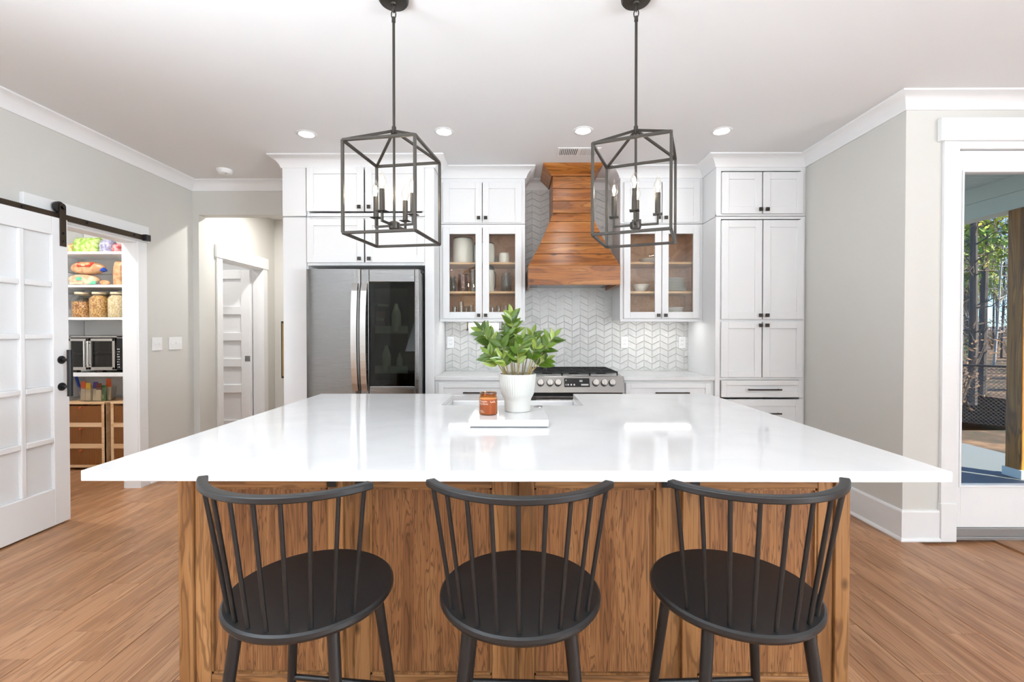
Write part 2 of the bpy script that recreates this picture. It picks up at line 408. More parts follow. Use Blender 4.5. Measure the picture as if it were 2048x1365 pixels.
struct('wall_back', wall_boxes(MB(), 'X', XL, XR+.115, YB, YB+.115, 0, CEIL, [(-3.052, -2.0, 0, 2.424)]), 'wall_paint', 'greige back wall of the kitchen behind cabinets and hood', 'wall')
struct('wall_right', MB().box(XR, XR+.13, YR+.125, YB, 0, CEIL), 'wall_paint', 'greige wall return between tall cabinet and patio door', 'wall')
DY = YR                                    # patio door wall
PDX0 = px(1909, DY); PDX1 = PDX0+.93
struct('wall_far_right', wall_boxes(MB(), 'X', XR, 6.4, DY, DY+.125, 0, CEIL, [(PDX0, PDX1, 0, pz(299, DY-.01))]), 'wall_paint', 'greige wall that holds the white patio door', 'wall')
struct('wall_side', wall_boxes(MB(), 'Y', -4.2, DY+.125, 6.4, 6.53, 0, CEIL, [(-3.9, -1.4, .4, 2.5)]), 'wall_paint', 'greige side wall of the living space with a wide added window', 'wall')
struct('wall_rear', wall_boxes(MB(), 'X', XL, 6.4, -4.33, -4.2, 0, CEIL, [(-2.5, -.2, .4, 2.5), (1.2, 3.5, .4, 2.5)]), 'wall_paint', 'greige rear wall of the living space with two added windows', 'wall')
struct('ceiling', MB().box(-4.7, 6.53, -4.33, 2.99, CEIL, CEIL+.1).box(-4.7, 2.534, 2.99, 6.3, CEIL, CEIL+.1), 'ceiling_paint', 'flat white ceiling with recessed lights', 'ceiling')
# hall beyond the wide opening, the room off it, and the pantry
struct('wall_hall_end', MB().box(XL, -1.8, 5.98, 6.1, 0, CEIL), 'wall_paint', 'greige end wall of the little hall', 'wall')
struct('wall_hall_right', MB().box(-1.95, -1.8, YB+.115, 5.98, 0, CEIL), 'wall_paint', 'greige right wall of the little hall', 'wall')
struct('wall_side_room', MB().box(-4.6, -4.48, 4.72, 6.3, 0, CEIL).box(-4.48, XL-.115, 6.2, 6.3, 0, CEIL).box(-4.48, XL-.115, 4.72, 4.79, 0, CEIL), 'pantry_white', 'white walls of the small room off the hall', 'wall')
PYB, PXL = 4.66, -4.36
wp = struct('wall_pantry', MB().box(PXL-.1, PXL, 2.3, PYB+.06, 0, CEIL).box(PXL, XL-.115, PYB, PYB+.06, 0, CEIL).box(PXL, XL-.115, 2.3, 2.4, 0, CEIL), 'pantry_white', 'white boarded walls inside the pantry', 'wall')
for i in range(13):                        # shiplap boards on the pantry walls
    z = .03+i*.205
    MB().box(PXL, PXL+.012, 2.41, PYB-.012, z, z+.2).build('board', 'pantry_white', wp, bevel=.002, seg=1)
    MB().box(PXL+.012, XL-.118, PYB-.012, PYB, z, z+.2).build('board', 'pantry_white', wp, bevel=.002, seg=1)

# floor: slab and separate boards
fl = struct('floor', MB().box(-4.7, XR, -4.33, 6.3, -.1, -.014).box(XR, 6.53, -4.33, DY+.12, -.1, -.014), 'floor_wood', 'warm brown hickory plank floor', 'floor')
PW = .163
def plank_mesh(L):
    return MB().box(-PW/2+.0007, PW/2-.0007, 0, L-.0012, -.014, 0).mesh('plank', 'floor_wood')
lens = [.55, .75, .95, 1.2, 1.45, 1.7]
pm = {L: plank_mesh(L) for L in lens}
rnd = random.Random(11)
x = -4.36+PW/2
while x < 4.9:
    if x < XL-.12: y, ymax = 2.45, 4.62
    elif x < -1.95: y, ymax = .6, 5.95
    elif x < XR+.05: y, ymax = .6, 3.95
    else: y, ymax = .6, DY+.02
    y -= rnd.random()*.9
    while y < ymax:
        L = rnd.choice(lens)
        if y+L > ymax:
            L2 = max([q for q in lens if y+q <= ymax+.12] or [0])
            if not L2: break
            L = L2
        o = obj_from('plank', pm[L], fl); o.location = (x, y, 0); bev(o, .0012, 1)
        y += L
    x += PW

# crown moulding all round, stepping round the cabinets
CP = [(0, CEIL-.092), (.010, CEIL-.092), (.014, CEIL-.08), (.022, CEIL-.062), (.038, CEIL-.04), (.06, CEIL-.022), (.078, CEIL-.014), (.088, CEIL-.010), (.088, CEIL), (0, CEIL)]
CXL, CXR = -1.925, 1.666
path = [(CXL, YB), (XL, YB), (XL, -4.2), (6.4, -4.2), (6.4, DY), (XR, DY), (XR, YT), (CXR, YT), (CXR, YU), (.937, YU), (.937, YB), (.093, YB), (.093, YU), (-.665, YU), (-.665, YT), (CXL, YT), (CXL, YB)]
struct('trim_1', MB().sweep(CP, path), 'trim_white', 'white cove crown moulding along ceiling and cabinets', 'moulding', smooth=True)
# baseboards
BP = [(0, 0), (.028, 0), (.028, .008), (.022, .019), (.016, .022), (.016, .178), (.012, .188), (0, .19)]
KX = px(1880, DY)                          # left edge of the patio door casing
struct('baseboard_right', MB().sweep(BP, [(KX-.002, DY), (XR, DY), (XR, YT)]), 'trim_white', 'tall white baseboard at the wall corner by the patio door', 'baseboard')
struct('baseboard_left', MB().sweep(BP, [(-3.052, YB), (XL, YB), (XL, 3.886)]), 'trim_white', 'white baseboard beside the pantry doorway', 'baseboard')
struct('baseboard_hall', MB().sweep(BP, [(-1.95, 5.98), (XL, 5.98), (XL, 5.79)]), 'trim_white', 'white baseboard in the little hall', 'baseboard')

# casings
def casing_x(name, y0, y1, ztop, label, far_only=False):
    m = MB()
    for a, b in (((y1, y1+.09),) if far_only else ((y0-.09, y0), (y1, y1+.09))):
        m.box(XL, XL+.019, a, b, 0, ztop); m.box(XL, XL+.024, a-.003, b+.003, 0, .21)
    o = struct(name, m, 'trim_white', label, 'moulding', bevel=.002)
    MB().box(XL, XL+.028, y0-.105, y1+.105, ztop, ztop+.134).build('header_board', 'trim_white', o, bevel=.003)
    MB().box(XL-.116, XL+.004, y1-.002, y1+.014, 0, ztop).box(XL-.116, XL+.004, y0-.014, y0+.002, 0, ztop).box(XL-.116, XL+.004, y0, y1, ztop-.014, ztop+.002).build('jamb', 'trim_white', o)
    return o
casing_x('trim_2', PAN[0], PAN[1], PAN[3]-.004, 'white casing round the pantry doorway')
casing_x('trim_3', HDR[0], HDR[1], HDR[3], 'white casing round the doorway off the hall')
# open five-panel door in the side room
d2 = tag(MB().box(-3.99, -3.236, 5.655, 5.685, .01, 2.05).build('door_2', 'door_white'), 'open white five-panel door seen through the hall doorway', 'door', None, 'structure')
zz = [.01, .26, .60, .92, 1.24, 1.56, 1.90]
fr = MB().box(-3.99, -3.88, 5.635, 5.655, .01, 2.05).box(-3.346, -3.236, 5.635, 5.655, .01, 2.05)
for z, h in ((.01, .2), (.545, .1), (.865, .1), (1.185, .1), (1.505, .1), (1.94, .11)): fr.box(-3.88, -3.346, 5.635, 5.655, z, z+h)
fr.build('frame', 'door_white', d2, bevel=.004)
MB().box(-3.30, -3.236, 5.634, 5.637, .93, 1.0).build('strike_plate', 'grey_metal', d2)

# ------------------------------------------------------------------ patio door (white, one large pane)
dc = MB(); cz = pz(284, DY-.02)
dc.box(KX, PDX0+.004, DY-.019, DY, 0, cz).box(PDX1-.004, PDX1+.09, DY-.019, DY, 0, cz)
dc.box(KX-.003, PDX0+.003, DY-.026, DY, 0, .235).box(PDX1, PDX1+.093, DY-.026, DY, 0, .235)
o = struct('trim_4', dc, 'trim_white', 'white casing with wide header round the patio door', 'moulding', bevel=.002)
MB().box(px(1879, DY-.03), PDX1+.105, DY-.032, DY, cz, cz+.138).build('header_board', 'trim_white', o, bevel=.003)
MB().box(PDX0-.012, PDX0+.006, DY-.003, DY+.12, 0, 2.42).box(PDX1-.006, PDX1+.012, DY-.003, DY+.12, 0, 2.42).box(PDX0+.004, PDX1-.004, DY-.012, DY+.11, pz(299, DY-.012), cz+.002).build('jamb', 'trim_white', o)
d1 = thing('door_1', 'white patio door with one tall clear glass pane', 'door', ((PDX0+PDX1)/2, DY+.04, 0), kind='structure')
gx0 = px(1925, DY+.01); gx1 = PDX1-(gx0-PDX0); gz0, gz1 = pz(970, DY+.01), pz(346, DY+.01)
dt = pz(302, DY); db = pz(1055, DY)
MB().box(PDX0+.006, gx0, DY+.012, DY+.057, db, dt).box(gx1, PDX1-.006, DY+.012, DY+.057, db, dt).box(gx0, gx1, DY+.012, DY+.057, db, gz0).box(gx0, gx1, DY+.012, DY+.057, gz1, dt).build('frame', 'door_white', d1, bevel=.002)
b = .012
MB().box(gx0-b, gx0, DY+.006, DY+.012, gz0-b, gz1+b).box(gx1, gx1+b, DY+.006, DY+.012, gz0-b, gz1+b).box(gx0, gx1, DY+.006, DY+.012, gz0-b, gz0).box(gx0, gx1, DY+.006, DY+.012, gz1, gz1+b).build('glazing_bead', 'door_white', d1, bevel=.002)
MB().box(gx0, gx1, DY+.03, DY+.036, gz0, gz1).build('glass_pane', 'pane', d1)
MB().box(PDX0, PDX1, DY-.004, DY+.12, 0, .022).box(PDX0, PDX1, DY+.004, DY+.05, .022, db-.002).build('threshold', 'threshold', d1, bevel=.003)
MB().cyl((PDX1-.08, DY-.03, 1.0), (PDX1-.08, DY+.012, 1.0), .027, n=20).cyl((PDX1-.08, DY-.035, 1.0), (PDX1-.19, DY-.035, 1.0), .009, n=10).build('handle', 'black_metal', d1, smooth=True)
# windows added to the unseen living space to supply its light
for nme, ax, c0, c1, pos in (('added_window_1', 'X', -2.5, -.2, -4.265), ('added_window_2', 'X', 1.2, 3.5, -4.265), ('added_window_3', 'Y', -3.9, -1.4, 6.465), ('added_window_4', 'Y', -1.8, .6, XL-.06)):
    m = MB(); g = MB()
    def B(mb, a0, a1, t, z0, z1):
        (mb.box(a0, a1, pos-t, pos+t, z0, z1) if ax == 'X' else mb.box(pos-t, pos+t, a0, a1, z0, z1))
    for a in (c0, (c0+c1)/2-.025, c1-.05): B(m, a, a+.05, .05, .4, 2.5)
    for z in (.4, 2.45): B(m, c0, c1, .05, z, z+.05)
    o = struct(nme, m, 'trim_white', {'added_window_1': 'added wide white window in the unseen rear wall near the left corner', 'added_window_2': 'added wide white window in the unseen rear wall near the right corner', 'added_window_3': 'added wide white window in the unseen side wall', 'added_window_4': 'added wide white window in the unseen stretch of wall beside the sliding door'}[nme], 'window')
    B(g, c0+.05, c1-.05, .003, .45, 2.45); g.build('glass_pane', 'pane', o)
    pos += .03 if ax == 'X' or nme == 'added_window_4' else -.03
    g = MB(); B(g, c0+.01, c1-.01, .002, .41, 2.49); g.build('sun_block', 'ceiling_paint', o)  # opaque sheet added behind each window lamp to keep the sun out

# ------------------------------------------------------------------ backsplash: chevron marble tiles, each a piece of its own
TY = YB-.010
bsp = struct('wall_backsplash', MB().box(-.665, CXR, TY, YB-.001, .905, 1.42).box(.09, .94, TY, YB-.001, 1.42, 2.66), 'grout', 'pale grey marble chevron tile backsplash', 'backsplash')
TW, TH, RISE = (.937-.093)/11, .062, .038
def clip(poly, lo, hi):
    for s, lim in ((1, lo), (-1, -hi)):
        out = []
        for i in range(len(poly)):
            a, b = poly[i], poly[(i+1) % len(poly)]
            da, db_ = s*a[1]-lim, s*b[1]-lim
            if da >= 0: out.append(a)
            if (da >= 0) != (db_ >= 0):
                t_ = da/(da-db_); out.append((a[0]+t_*(b[0]-a[0]), lim*s))
        poly = out
        if len(poly) < 3: return []
    return poly
G = .0017
tiles = []
ncol0 = int(math.floor((-.665-.093)/TW)); ncol1 = int(math.ceil((CXR-.093)/TW))
for c in range(ncol0, ncol1):
    x0 = max(-.665, .093+c*TW)+.0002; x1 = min(CXR, .093+(c+1)*TW)-.0002
    hood = 0 <= c < 11; top = 2.65 if hood else 1.405
    up = c % 2 == 0
    k = 0
    while True:
        zb = .86+k*TH; k += 1
        if zb > top+.05: break
        f = lambda X: ((X-(.093+c*TW))/TW)*RISE*(1 if up else -1)+(0 if up else RISE)
        poly = [(x0, zb+f(x0)+G), (x1, zb+f(x1)+G), (x1, zb+f(x1)+TH-G), (x0, zb+f(x0)+TH-G)]
        P = clip(poly, .915, top)
        if not P: continue
        zc = sum(p[1] for p in P)/len(P); xc = (x0+x1)/2
        if hood and zc > 1.72:                       # hidden behind the range hood
            half = .17 if zc > 2.36 else .17+(2.36-zc)/.5*.2
            if zc > 2.62 and abs(xc-.5) < .2 or abs(xc-.502) < half-.10 or 1.72 < zc < 1.80: continue
        full = len(P) == 4 and abs((x1-x0)-(TW-.0004)) < 1e-4 and abs(P[0][1]-poly[0][1]) < 1e-6 and abs(P[2][1]-poly[2][1]) < 1e-6
        tiles.append((0 if zc < 1.45 else (1 if xc < .5 else 2), xc, zc, up, full, P))
tiles.sort(key=lambda q: q[0])
tm = {}
for upv in (True, False):
    w = TW-.0004; dz = RISE*w/TW*(1 if upv else -1)
    q = [(-w/2, -dz/2-TH/2+G), (w/2, dz/2-TH/2+G), (w/2, dz/2+TH/2-G), (-w/2, -dz/2+TH/2-G)]
    tm[upv] = MB().prism([(a, 0, b_) for a, b_ in q], (0, -.008, 0)).mesh('tile', 'marble_tile')
rest = MB()
for i, (_, xc, zc, up, full, P) in enumerate(tiles):
    d = rnd.uniform(-.0008, .0008)
    if i >= 298: rest.prism([(p[0], TY, p[1]) for p in P], (0, -.008+d, 0)); continue
    if full: o = obj_from('tile', tm[up], bsp); o.location = (xc, TY+d, zc)
    else:
        o = MB().prism([(p[0]-xc, 0, p[1]-zc) for p in P], (0, -.008, 0)).build('tile', 'marble_tile', bsp); o.location = (xc, TY+d, zc)
    bev(o, .0022, 2)
if rest.v: rest.build('small_tiles', 'marble_tile', bsp)['kind'] = 'stuff'

# ------------------------------------------------------------------ outdoors: porch, ground, fence, woods
GZ = -.12
struct('porch_slab', MB().box(2.56, 5.25, 3.0, 9.0, GZ-.15, GZ).box(5.25, 5.7, 3.0, 9.0, GZ-.15, GZ), 'concrete', 'grey concrete porch slab outside the glass door', 'patio')
for k, (a, b_) in enumerate(((5.70, 6.05), (6.05, 6.40))):  # step strips shaped to stand in for light bands across the patio floor
    struct('light_band_step', MB().box(a, b_, 3.0, 9.0, GZ-.3-.16*k, GZ-.13-.14*k), 'concrete', ('upper' if k == 0 else 'lower')+' concrete step strip standing in for light bands at the porch edge', 'step')
pc = struct('porch_ceiling', MB().box(2.54, 5.15, 2.99, 9.0, 2.815, 2.85), 'porch_white', 'pale beadboard ceiling over the porch', 'ceiling')
for i in range(75):
    y = 3.0+i*.08; MB().box(2.54, 5.1, y, y+.074, 2.803, 2.815).build('bead_board', 'porch_white', pc, bevel=.004, seg=1)
struct('porch_roof', MB().box(2.5, 5.9, 2.99, 9.2, 2.86, 2.95), 'siding', 'porch roof over the slab', 'roof')
pb = tag(MB().box(4.85, 5.01, 3.0, 9.0, 2.50, 2.65).build('porch_beam', 'porch_white', bevel=.004), 'pale boxed beam across the cedar porch posts', 'beam')
MB().box(4.83, 5.03, 3.0, 9.0, 2.65, 2.81).build('upper_board', 'porch_white', pb, bevel=.004)
MB().box(4.84, 5.02, 3.0, 9.0, 2.485, 2.50).build('soffit_strip', 'porch_white', pb)
for nme, py_, lab in (('porch_post', 4.512, 'stained cedar porch post in front of the door glass'), ('porch_post', 7.6, 'farther stained cedar post under the porch beam')):
    p = thing(nme, lab, 'post', (4.93, py_, GZ))
    MB().box(4.855, 5.005, py_-.075, py_+.075, GZ+.02, 2.485).build('shaft', 'cedar_post', p, bevel=.008)
    MB().box(4.84, 5.02, py_-.09, py_+.09, GZ, GZ+.085).build('base_wrap', 'porch_white', p, bevel=.004)
t = NT('ground_mat'); tc = t.node('ShaderNodeTexCoord'); nz = t.node('ShaderNodeTexNoise'); nz.inputs['Scale'].default_value = 1.2; nz.inputs['Detail'].default_value = 8; nz.inputs['Roughness'].default_value = .7
rp = ramp(t, [(.35, srgb(40,48,24)), (.5, srgb(84,64,42)), (.65, srgb(134,104,72))]); t.link(tc.outputs['Object'], nz.inputs['Vector']); t.link(nz.outputs['Fac'], rp.inputs[0]); t.link(rp.outputs[0], t.p.inputs['Base Color']); t.set(Roughness=.95)
struct('ground', MB().box(6.0, 14.0, 3.05, 40, -.9, -.62).add([(14,3.05,-.62),(80,3.05,2.2),(80,90,2.2),(14,40,-.62)], [(0,1,2,3)]).add([(-10,9.0,-.62),(14,9.0,-.62),(14,40,-.62),(-10,40,-.62)], [(0,1,2,3)]), 'ground_mat', 'leaf-strewn yard and woodland floor beyond the porch', 'ground')
# chain-link fence, standing square to the view beyond the porch
fa, fb = Vector((5.6, 13.4)), Vector((14.4, 4.8)); fd = (fb-fa).normalized(); FL = (fb-fa).length; FZ = -.62; FH = 1.22
fence = thing('chain_link_fence', 'black chain-link fence across the yard beyond the porch', 'fence', (fa.x, fa.y, FZ))
def fp(s, z): return (fa.x+fd.x*s, fa.y+fd.y*s, z)
MB().cyl(fp(0, FZ+FH), fp(FL, FZ+FH), .021, n=8).build('top_rail', 'black_fence', fence, smooth=True)
for i in range(6): MB().cyl(fp(.2+i*2.3, FZ), fp(.2+i*2.3, FZ+FH+.03), .03, n=8).build('fence_post', 'black_fence', fence, smooth=True)
wire = MB(); st = .07; nn_ = int(FL/st)
for i in range(-int(FH/st), nn_):
    for sg in (1, -1):
        s0 = i*st; s1 = s0+FH-.04; a0, a1 = (FZ+.02, FZ+FH-.02) if sg > 0 else (FZ+FH-.02, FZ+.02)
        t0 = max(0, -s0/(s1-s0)); t1 = min(1, (FL-s0)/(s1-s0))
        if t1 <= t0: continue
        wire.cyl(fp(s0+t0*(s1-s0), a0+t0*(a1-a0)), fp(s0+t1*(s1-s0), a0+t1*(a1-a0)), .0035, n=3, cap=False)
wire.build('mesh', 'black_fence', fence)['kind'] = 'stuff'
# woods
t = NT('pine_leaf'); oi = t.node('ShaderNodeTexCoord'); nz = t.node('ShaderNodeTexNoise'); nz.inputs['Scale'].default_value = .9; nz.inputs['Detail'].default_value = 4
rp = ramp(t, [(.35, srgb(52,84,30)), (.5, srgb(112,140,40)), (.62, srgb(186,176,60))]); t.link(oi.outputs['Object'], nz.inputs['Vector']); t.link(nz.outputs['Fac'], rp.inputs[0]); t.link(rp.outputs[0], t.p.inputs['Base Color']); t.set(Roughness=.7)
plain('shrub_leaf', srgb(74, 96, 52), .7)
plain('dry_leaf', srgb(104, 76, 48), .8)
def tree(x, y, h, r, lean, bark, crown, label, seed):
    q = random.Random(seed); z0 = -.62 if x < 14 else -.62+(x-14)/66*2.82
    T = thing('tree', label, 'tree', (x, y, z0-.05), 'trees in the woods behind the fence')
    pts = [(x+lean[0]*f+q.uniform(-.06,.06)*f, y+lean[1]*f+q.uniform(-.06,.06)*f, z0-.05+h*f) for f in [0, .2, .4, .6, .8, 1]]
    MB().tube(pts, [r*(1-.75*f) for f in (0, .2, .4, .6, .8, 1)], n=8).build('trunk', bark, T, smooth=True)
    br = MB(); tips = []
    for k in range(36 if crown else 56):
        f = q.uniform(.10 if not crown else .3, .97); a = q.uniform(0, 6.28); L = q.uniform(.35, .75)
        b0 = Vector((x+lean[0]*f, y+lean[1]*f, z0+h*f)); b1 = b0+Vector((math.cos(a)*L, math.sin(a)*L, L*q.uniform(.0, .7)))
        mid = (b0+b1)/2+Vector((q.uniform(-.1,.1), q.uniform(-.1,.1), q.uniform(-.1,.15)))
        br.tube([b0, mid, b1], [.022, .014, .005], n=4, cap=False); tips += [mid, b1]
        for j in range(4):
            e = mid.lerp(b1, q.random())+Vector((q.uniform(-.22,.22), q.uniform(-.22,.22), q.uniform(-.2,.6))); br.tube([mid.lerp(b1, q.random()), e], [.008, .003], n=3, cap=False); tips.append(e)
    br.build('branches', 'twig' if bark == 'bark' else 'bark_pale', T)['kind'] = 'stuff'
    if crown:
        lf = MB(); low = [p for p in tips if p.z < 10.5]
        for k in range(2400):
            p0 = q.choice(low or tips)+Vector((q.gauss(0,.16), q.gauss(0,.16), q.gauss(0,.25))); s = q.uniform(.06,.15)
            u = Vector((q.gauss(0,1), q.gauss(0,1), q.gauss(0,1))).normalized(); w = u.cross(Vector((q.gauss(0,1), q.gauss(0,1), q.gauss(0,1)))).normalized()
            lf.add([p0-u*s, p0+w*s*.35, p0+u*s, p0-w*s*.35], [(0,1,2,3)])
        lf.build('foliage', crown, T)['kind'] = 'stuff'
    return T
q = random.Random(5); labs = {}
def tl(base):
    return base
specs = []
for tries in range(9000):                    # trunks kept apart, thinning out with distance
    if len(specs) >= 120: break
    dist = 12+48*q.random()**1.3; ang = q.uniform(.45, 1.7) if len(specs) > 55 else q.uniform(.95, 1.12); x, y = dist*ang, dist
    side = (x-fa.x)*fd.y-(y-fa.y)*fd.x
    if abs(side) < 1.6 or x < 7.5 or y < 5 or any(math.hypot(x-a[0], y-a[1]) < 2.05 for a in specs): continue
    specs.append((x, y, q.uniform(10, 15), q.uniform(.05, .11)))
for i, (x, y, h, r) in enumerate(specs):
    kind = i % 5
    if kind in (0, 3): tree(x, y, h, r, (q.uniform(-.3,.3), q.uniform(-.3,.3)), 'bark', 'pine_leaf', 'dark trunked pine with yellow-green crown beyond the fence', 100+i)
    elif kind == 2: tree(x, y, h*.8, r*.6, (q.uniform(-.6,.6), q.uniform(-.6,.6)), 'bark_pale', None, 'slim pale bare tree in the woods beyond the fence', 100+i)
    else: tree(x, y, h, r, (q.uniform(-.4,.4), q.uniform(-.4,.4)), 'bark', None, 'bare dark trunked tree in the woods beyond the fence', 100+i)
shr = []
for tries in range(3000):
    if len(shr) >= 34: break
    ang = q.uniform(.92, 1.17) if len(shr) < 18 else q.uniform(.5, 1.6); y = q.uniform(10.5, 34); x = ang*y
    if any(math.hypot(x-a[0], y-a[1]) < 1.6 for a in specs) or any(math.hypot(x-a[0], y-a[1]) < 1.9 for a in shr) or abs((x-fa.x)*fd.y-(y-fa.y)*fd.x) < 1.8: continue
    shr.append((x, y))
for i, (x, y) in enumerate(shr):
    z0 = -.62 if x < 14 else -.62+(x-14)/66*2.82
    T = thing('undergrowth_shrub', 'tangled low shrub at the edge of the woods', 'shrub', (x, y, z0), 'shrubs at the wood edge')
    st_ = MB(); lf = MB()
    for k in range(44):
        a = q.uniform(0, 6.28); L = q.uniform(.5, 1.9); e = Vector((x+math.cos(a)*L*.35, y+math.sin(a)*L*.35, z0+L)); st_.tube([(x+math.cos(a)*.1, y+math.sin(a)*.1, z0-.02), e], [.012, .004], n=3, cap=False)
        for j in range(14):
            p0 = Vector((x, y, z0)).lerp(e, q.uniform(.3, 1))+Vector((q.gauss(0,.15), q.gauss(0,.15), q.gauss(0,.12))); s = q.uniform(.03,.07); u = Vector((q.gauss(0,1), q.gauss(0,1), q.gauss(0,1))).normalized(); w = u.orthogonal().normalized()
            lf.add([p0-u*s, p0+w*s*.4, p0+u*s, p0-w*s*.4], [(0,1,2,3)])
    st_.build('stems', 'twig', T)['kind'] = 'stuff'; lf.build('foliage', 'shrub_leaf' if i % 2 else 'dry_leaf', T)['kind'] = 'stuff'
# ------------------------------------------------------------------ cabinets
def shaker(parent, x0, x1, z0, z1, y, fw=.057, th=.02, knob=None, glass=False, name='door', pull=None, mat='cabinet_white'):
    """framed door or drawer front whose face lies at y; knob=(x, z)"""
    m = MB().box(x0, x0+fw, y, y+th, z0, z1).box(x1-fw, x1, y, y+th, z0, z1).box(x0+fw, x1-fw, y, y+th, z0, z0+fw).box(x0+fw, x1-fw, y, y+th, z1-fw, z1)
    d = m.build(name, mat, parent, bevel=.0018)
    if glass: MB().box(x0+fw-.004, x1-fw+.004, y+.009, y+.013, z0+fw-.004, z1-fw+.004).build('glass_pane', 'cab_pane', d)
    else: MB().box(x0+fw-.004, x1-fw+.004, y+.010, y+.017, z0+fw-.004, z1-fw+.004).build('panel', mat, d)
    if knob:
        kx, kz = knob
        MB().box(kx-.005, kx+.005, y-.014, y, kz-.005, kz+.005).box(kx-.0145, kx+.0145, y-.026, y-.013, kz-.0145, kz+.0145).build('knob', 'knob_metal', d, bevel=.002)
    if pull:
        a, b_, kz = pull
        MB().box(a, b_, y-.034, y-.024, kz-.006, kz+.006).box(a+.012, a+.024, y-.028, y, kz-.005, kz+.005).box(b_-.024, b_-.012, y-.028, y, kz-.005, kz+.005).build('pull', 'knob_metal', d, bevel=.0015)
    return d
def carcass(parent, x0, x1, y0, y1, z0, z1, t=.019, back=True, mat='cabinet_white', name='carcass'):
    m = MB().box(x0, x0+t, y0, y1, z0, z1).box(x1-t, x1, y0, y1, z0, z1).box(x0+t, x1-t, y0, y1, z0, z0+t).box(x0+t, x1-t, y0, y1, z1-t, z1)
    if back: m.box(x0+t, x1-t, y1-.012, y1, z0+t, z1-t)
    return m.build(name, mat, parent, bevel=.001, seg=1)
def face_frame(parent, x0, x1, z0, z1, y, sides=.035, top=.03, bot=.03, th=.02):
    return MB().box(x0, x0+sides, y, y+th, z0, z1).box(x1-sides, x1, y, y+th, z0, z1).box(x0+sides, x1-sides, y, y+th, z0, z0+bot).box(x0+sides, x1-sides, y, y+th, z1-top, z1).build('face_frame', 'cabinet_white', parent)
CT = 2.652                                 # top of all cabinets, under the crown
SPL = 2.250                                # joint between the stacked boxes
def ledge(parent, x0, x1, y, z, sides=True):
    return MB().box(x0, x1, y-.008, y+.02, z+.0005, z+.014).build('joint_bead', 'cabinet_white', parent, bevel=.002)

# tall pantry cabinet on the right
Y = YT
c = thing('tall_cabinet', 'tall white pantry cabinet with four doors and a wide drawer', 'cabinet', (2.035, 4.15, 0))
carcass(c, CXR, XR-.002, Y+.02, YB-.002, 0, SPL-.004)
face_frame(c, CXR, XR-.002, 0, SPL-.004, Y, .04, .02, .1)
for zz_ in (1.375, .895): MB().box(CXR+.04, XR-.042, Y, Y+.02, zz_, zz_+.025).build('rail', 'cabinet_white', c)
F = Y-.019
kn = lambda u, v: (px(u, F-.02), pz(v, F-.02))
shaker(c, px(1443, F), px(1523.5, F), pz(639, F), pz(441, F), F, knob=kn(1522, 631))
shaker(c, px(1526, F), px(1607, F), pz(639, F), pz(441, F), F, knob=kn(1535, 631))
shaker(c, px(1443, F), px(1523.5, F), pz(755, F), pz(643.5, F), F, knob=kn(1522, 651))
shaker(c, px(1526, F), px(1607, F), pz(755, F), pz(643.5, F), F, knob=kn(1535, 651))
shaker(c, px(1444, F), px(1607, F), pz(795, F), pz(761, F), F, fw=.04, name='drawer', pull=(px(1494, F), px(1561, F), pz(779, F)))
shaker(c, px(1444, F), px(1607, F), .12, pz(799, F), F, fw=.057, name='drawer', pull=(px(1494, F), px(1561, F), .62))
c = thing('stacked_cabinet', 'small white two-door cabinet on top of the tall pantry cabinet', 'cabinet', (2.035, 4.15, SPL))
carcass(c, CXR, XR-.002, Y+.02, YB-.002, SPL, CT); face_frame(c, CXR, XR-.002, SPL, CT, Y, .04, .03, .03); ledge(c, CXR, XR-.012, Y, SPL)
shaker(c, px(1443, F), px(1522.5, F), pz(428, F), pz(345, F), F, knob=kn(1521, 419))
shaker(c, px(1525, F), px(1605, F), pz(428, F), pz(345, F), F, knob=kn(1534, 419))

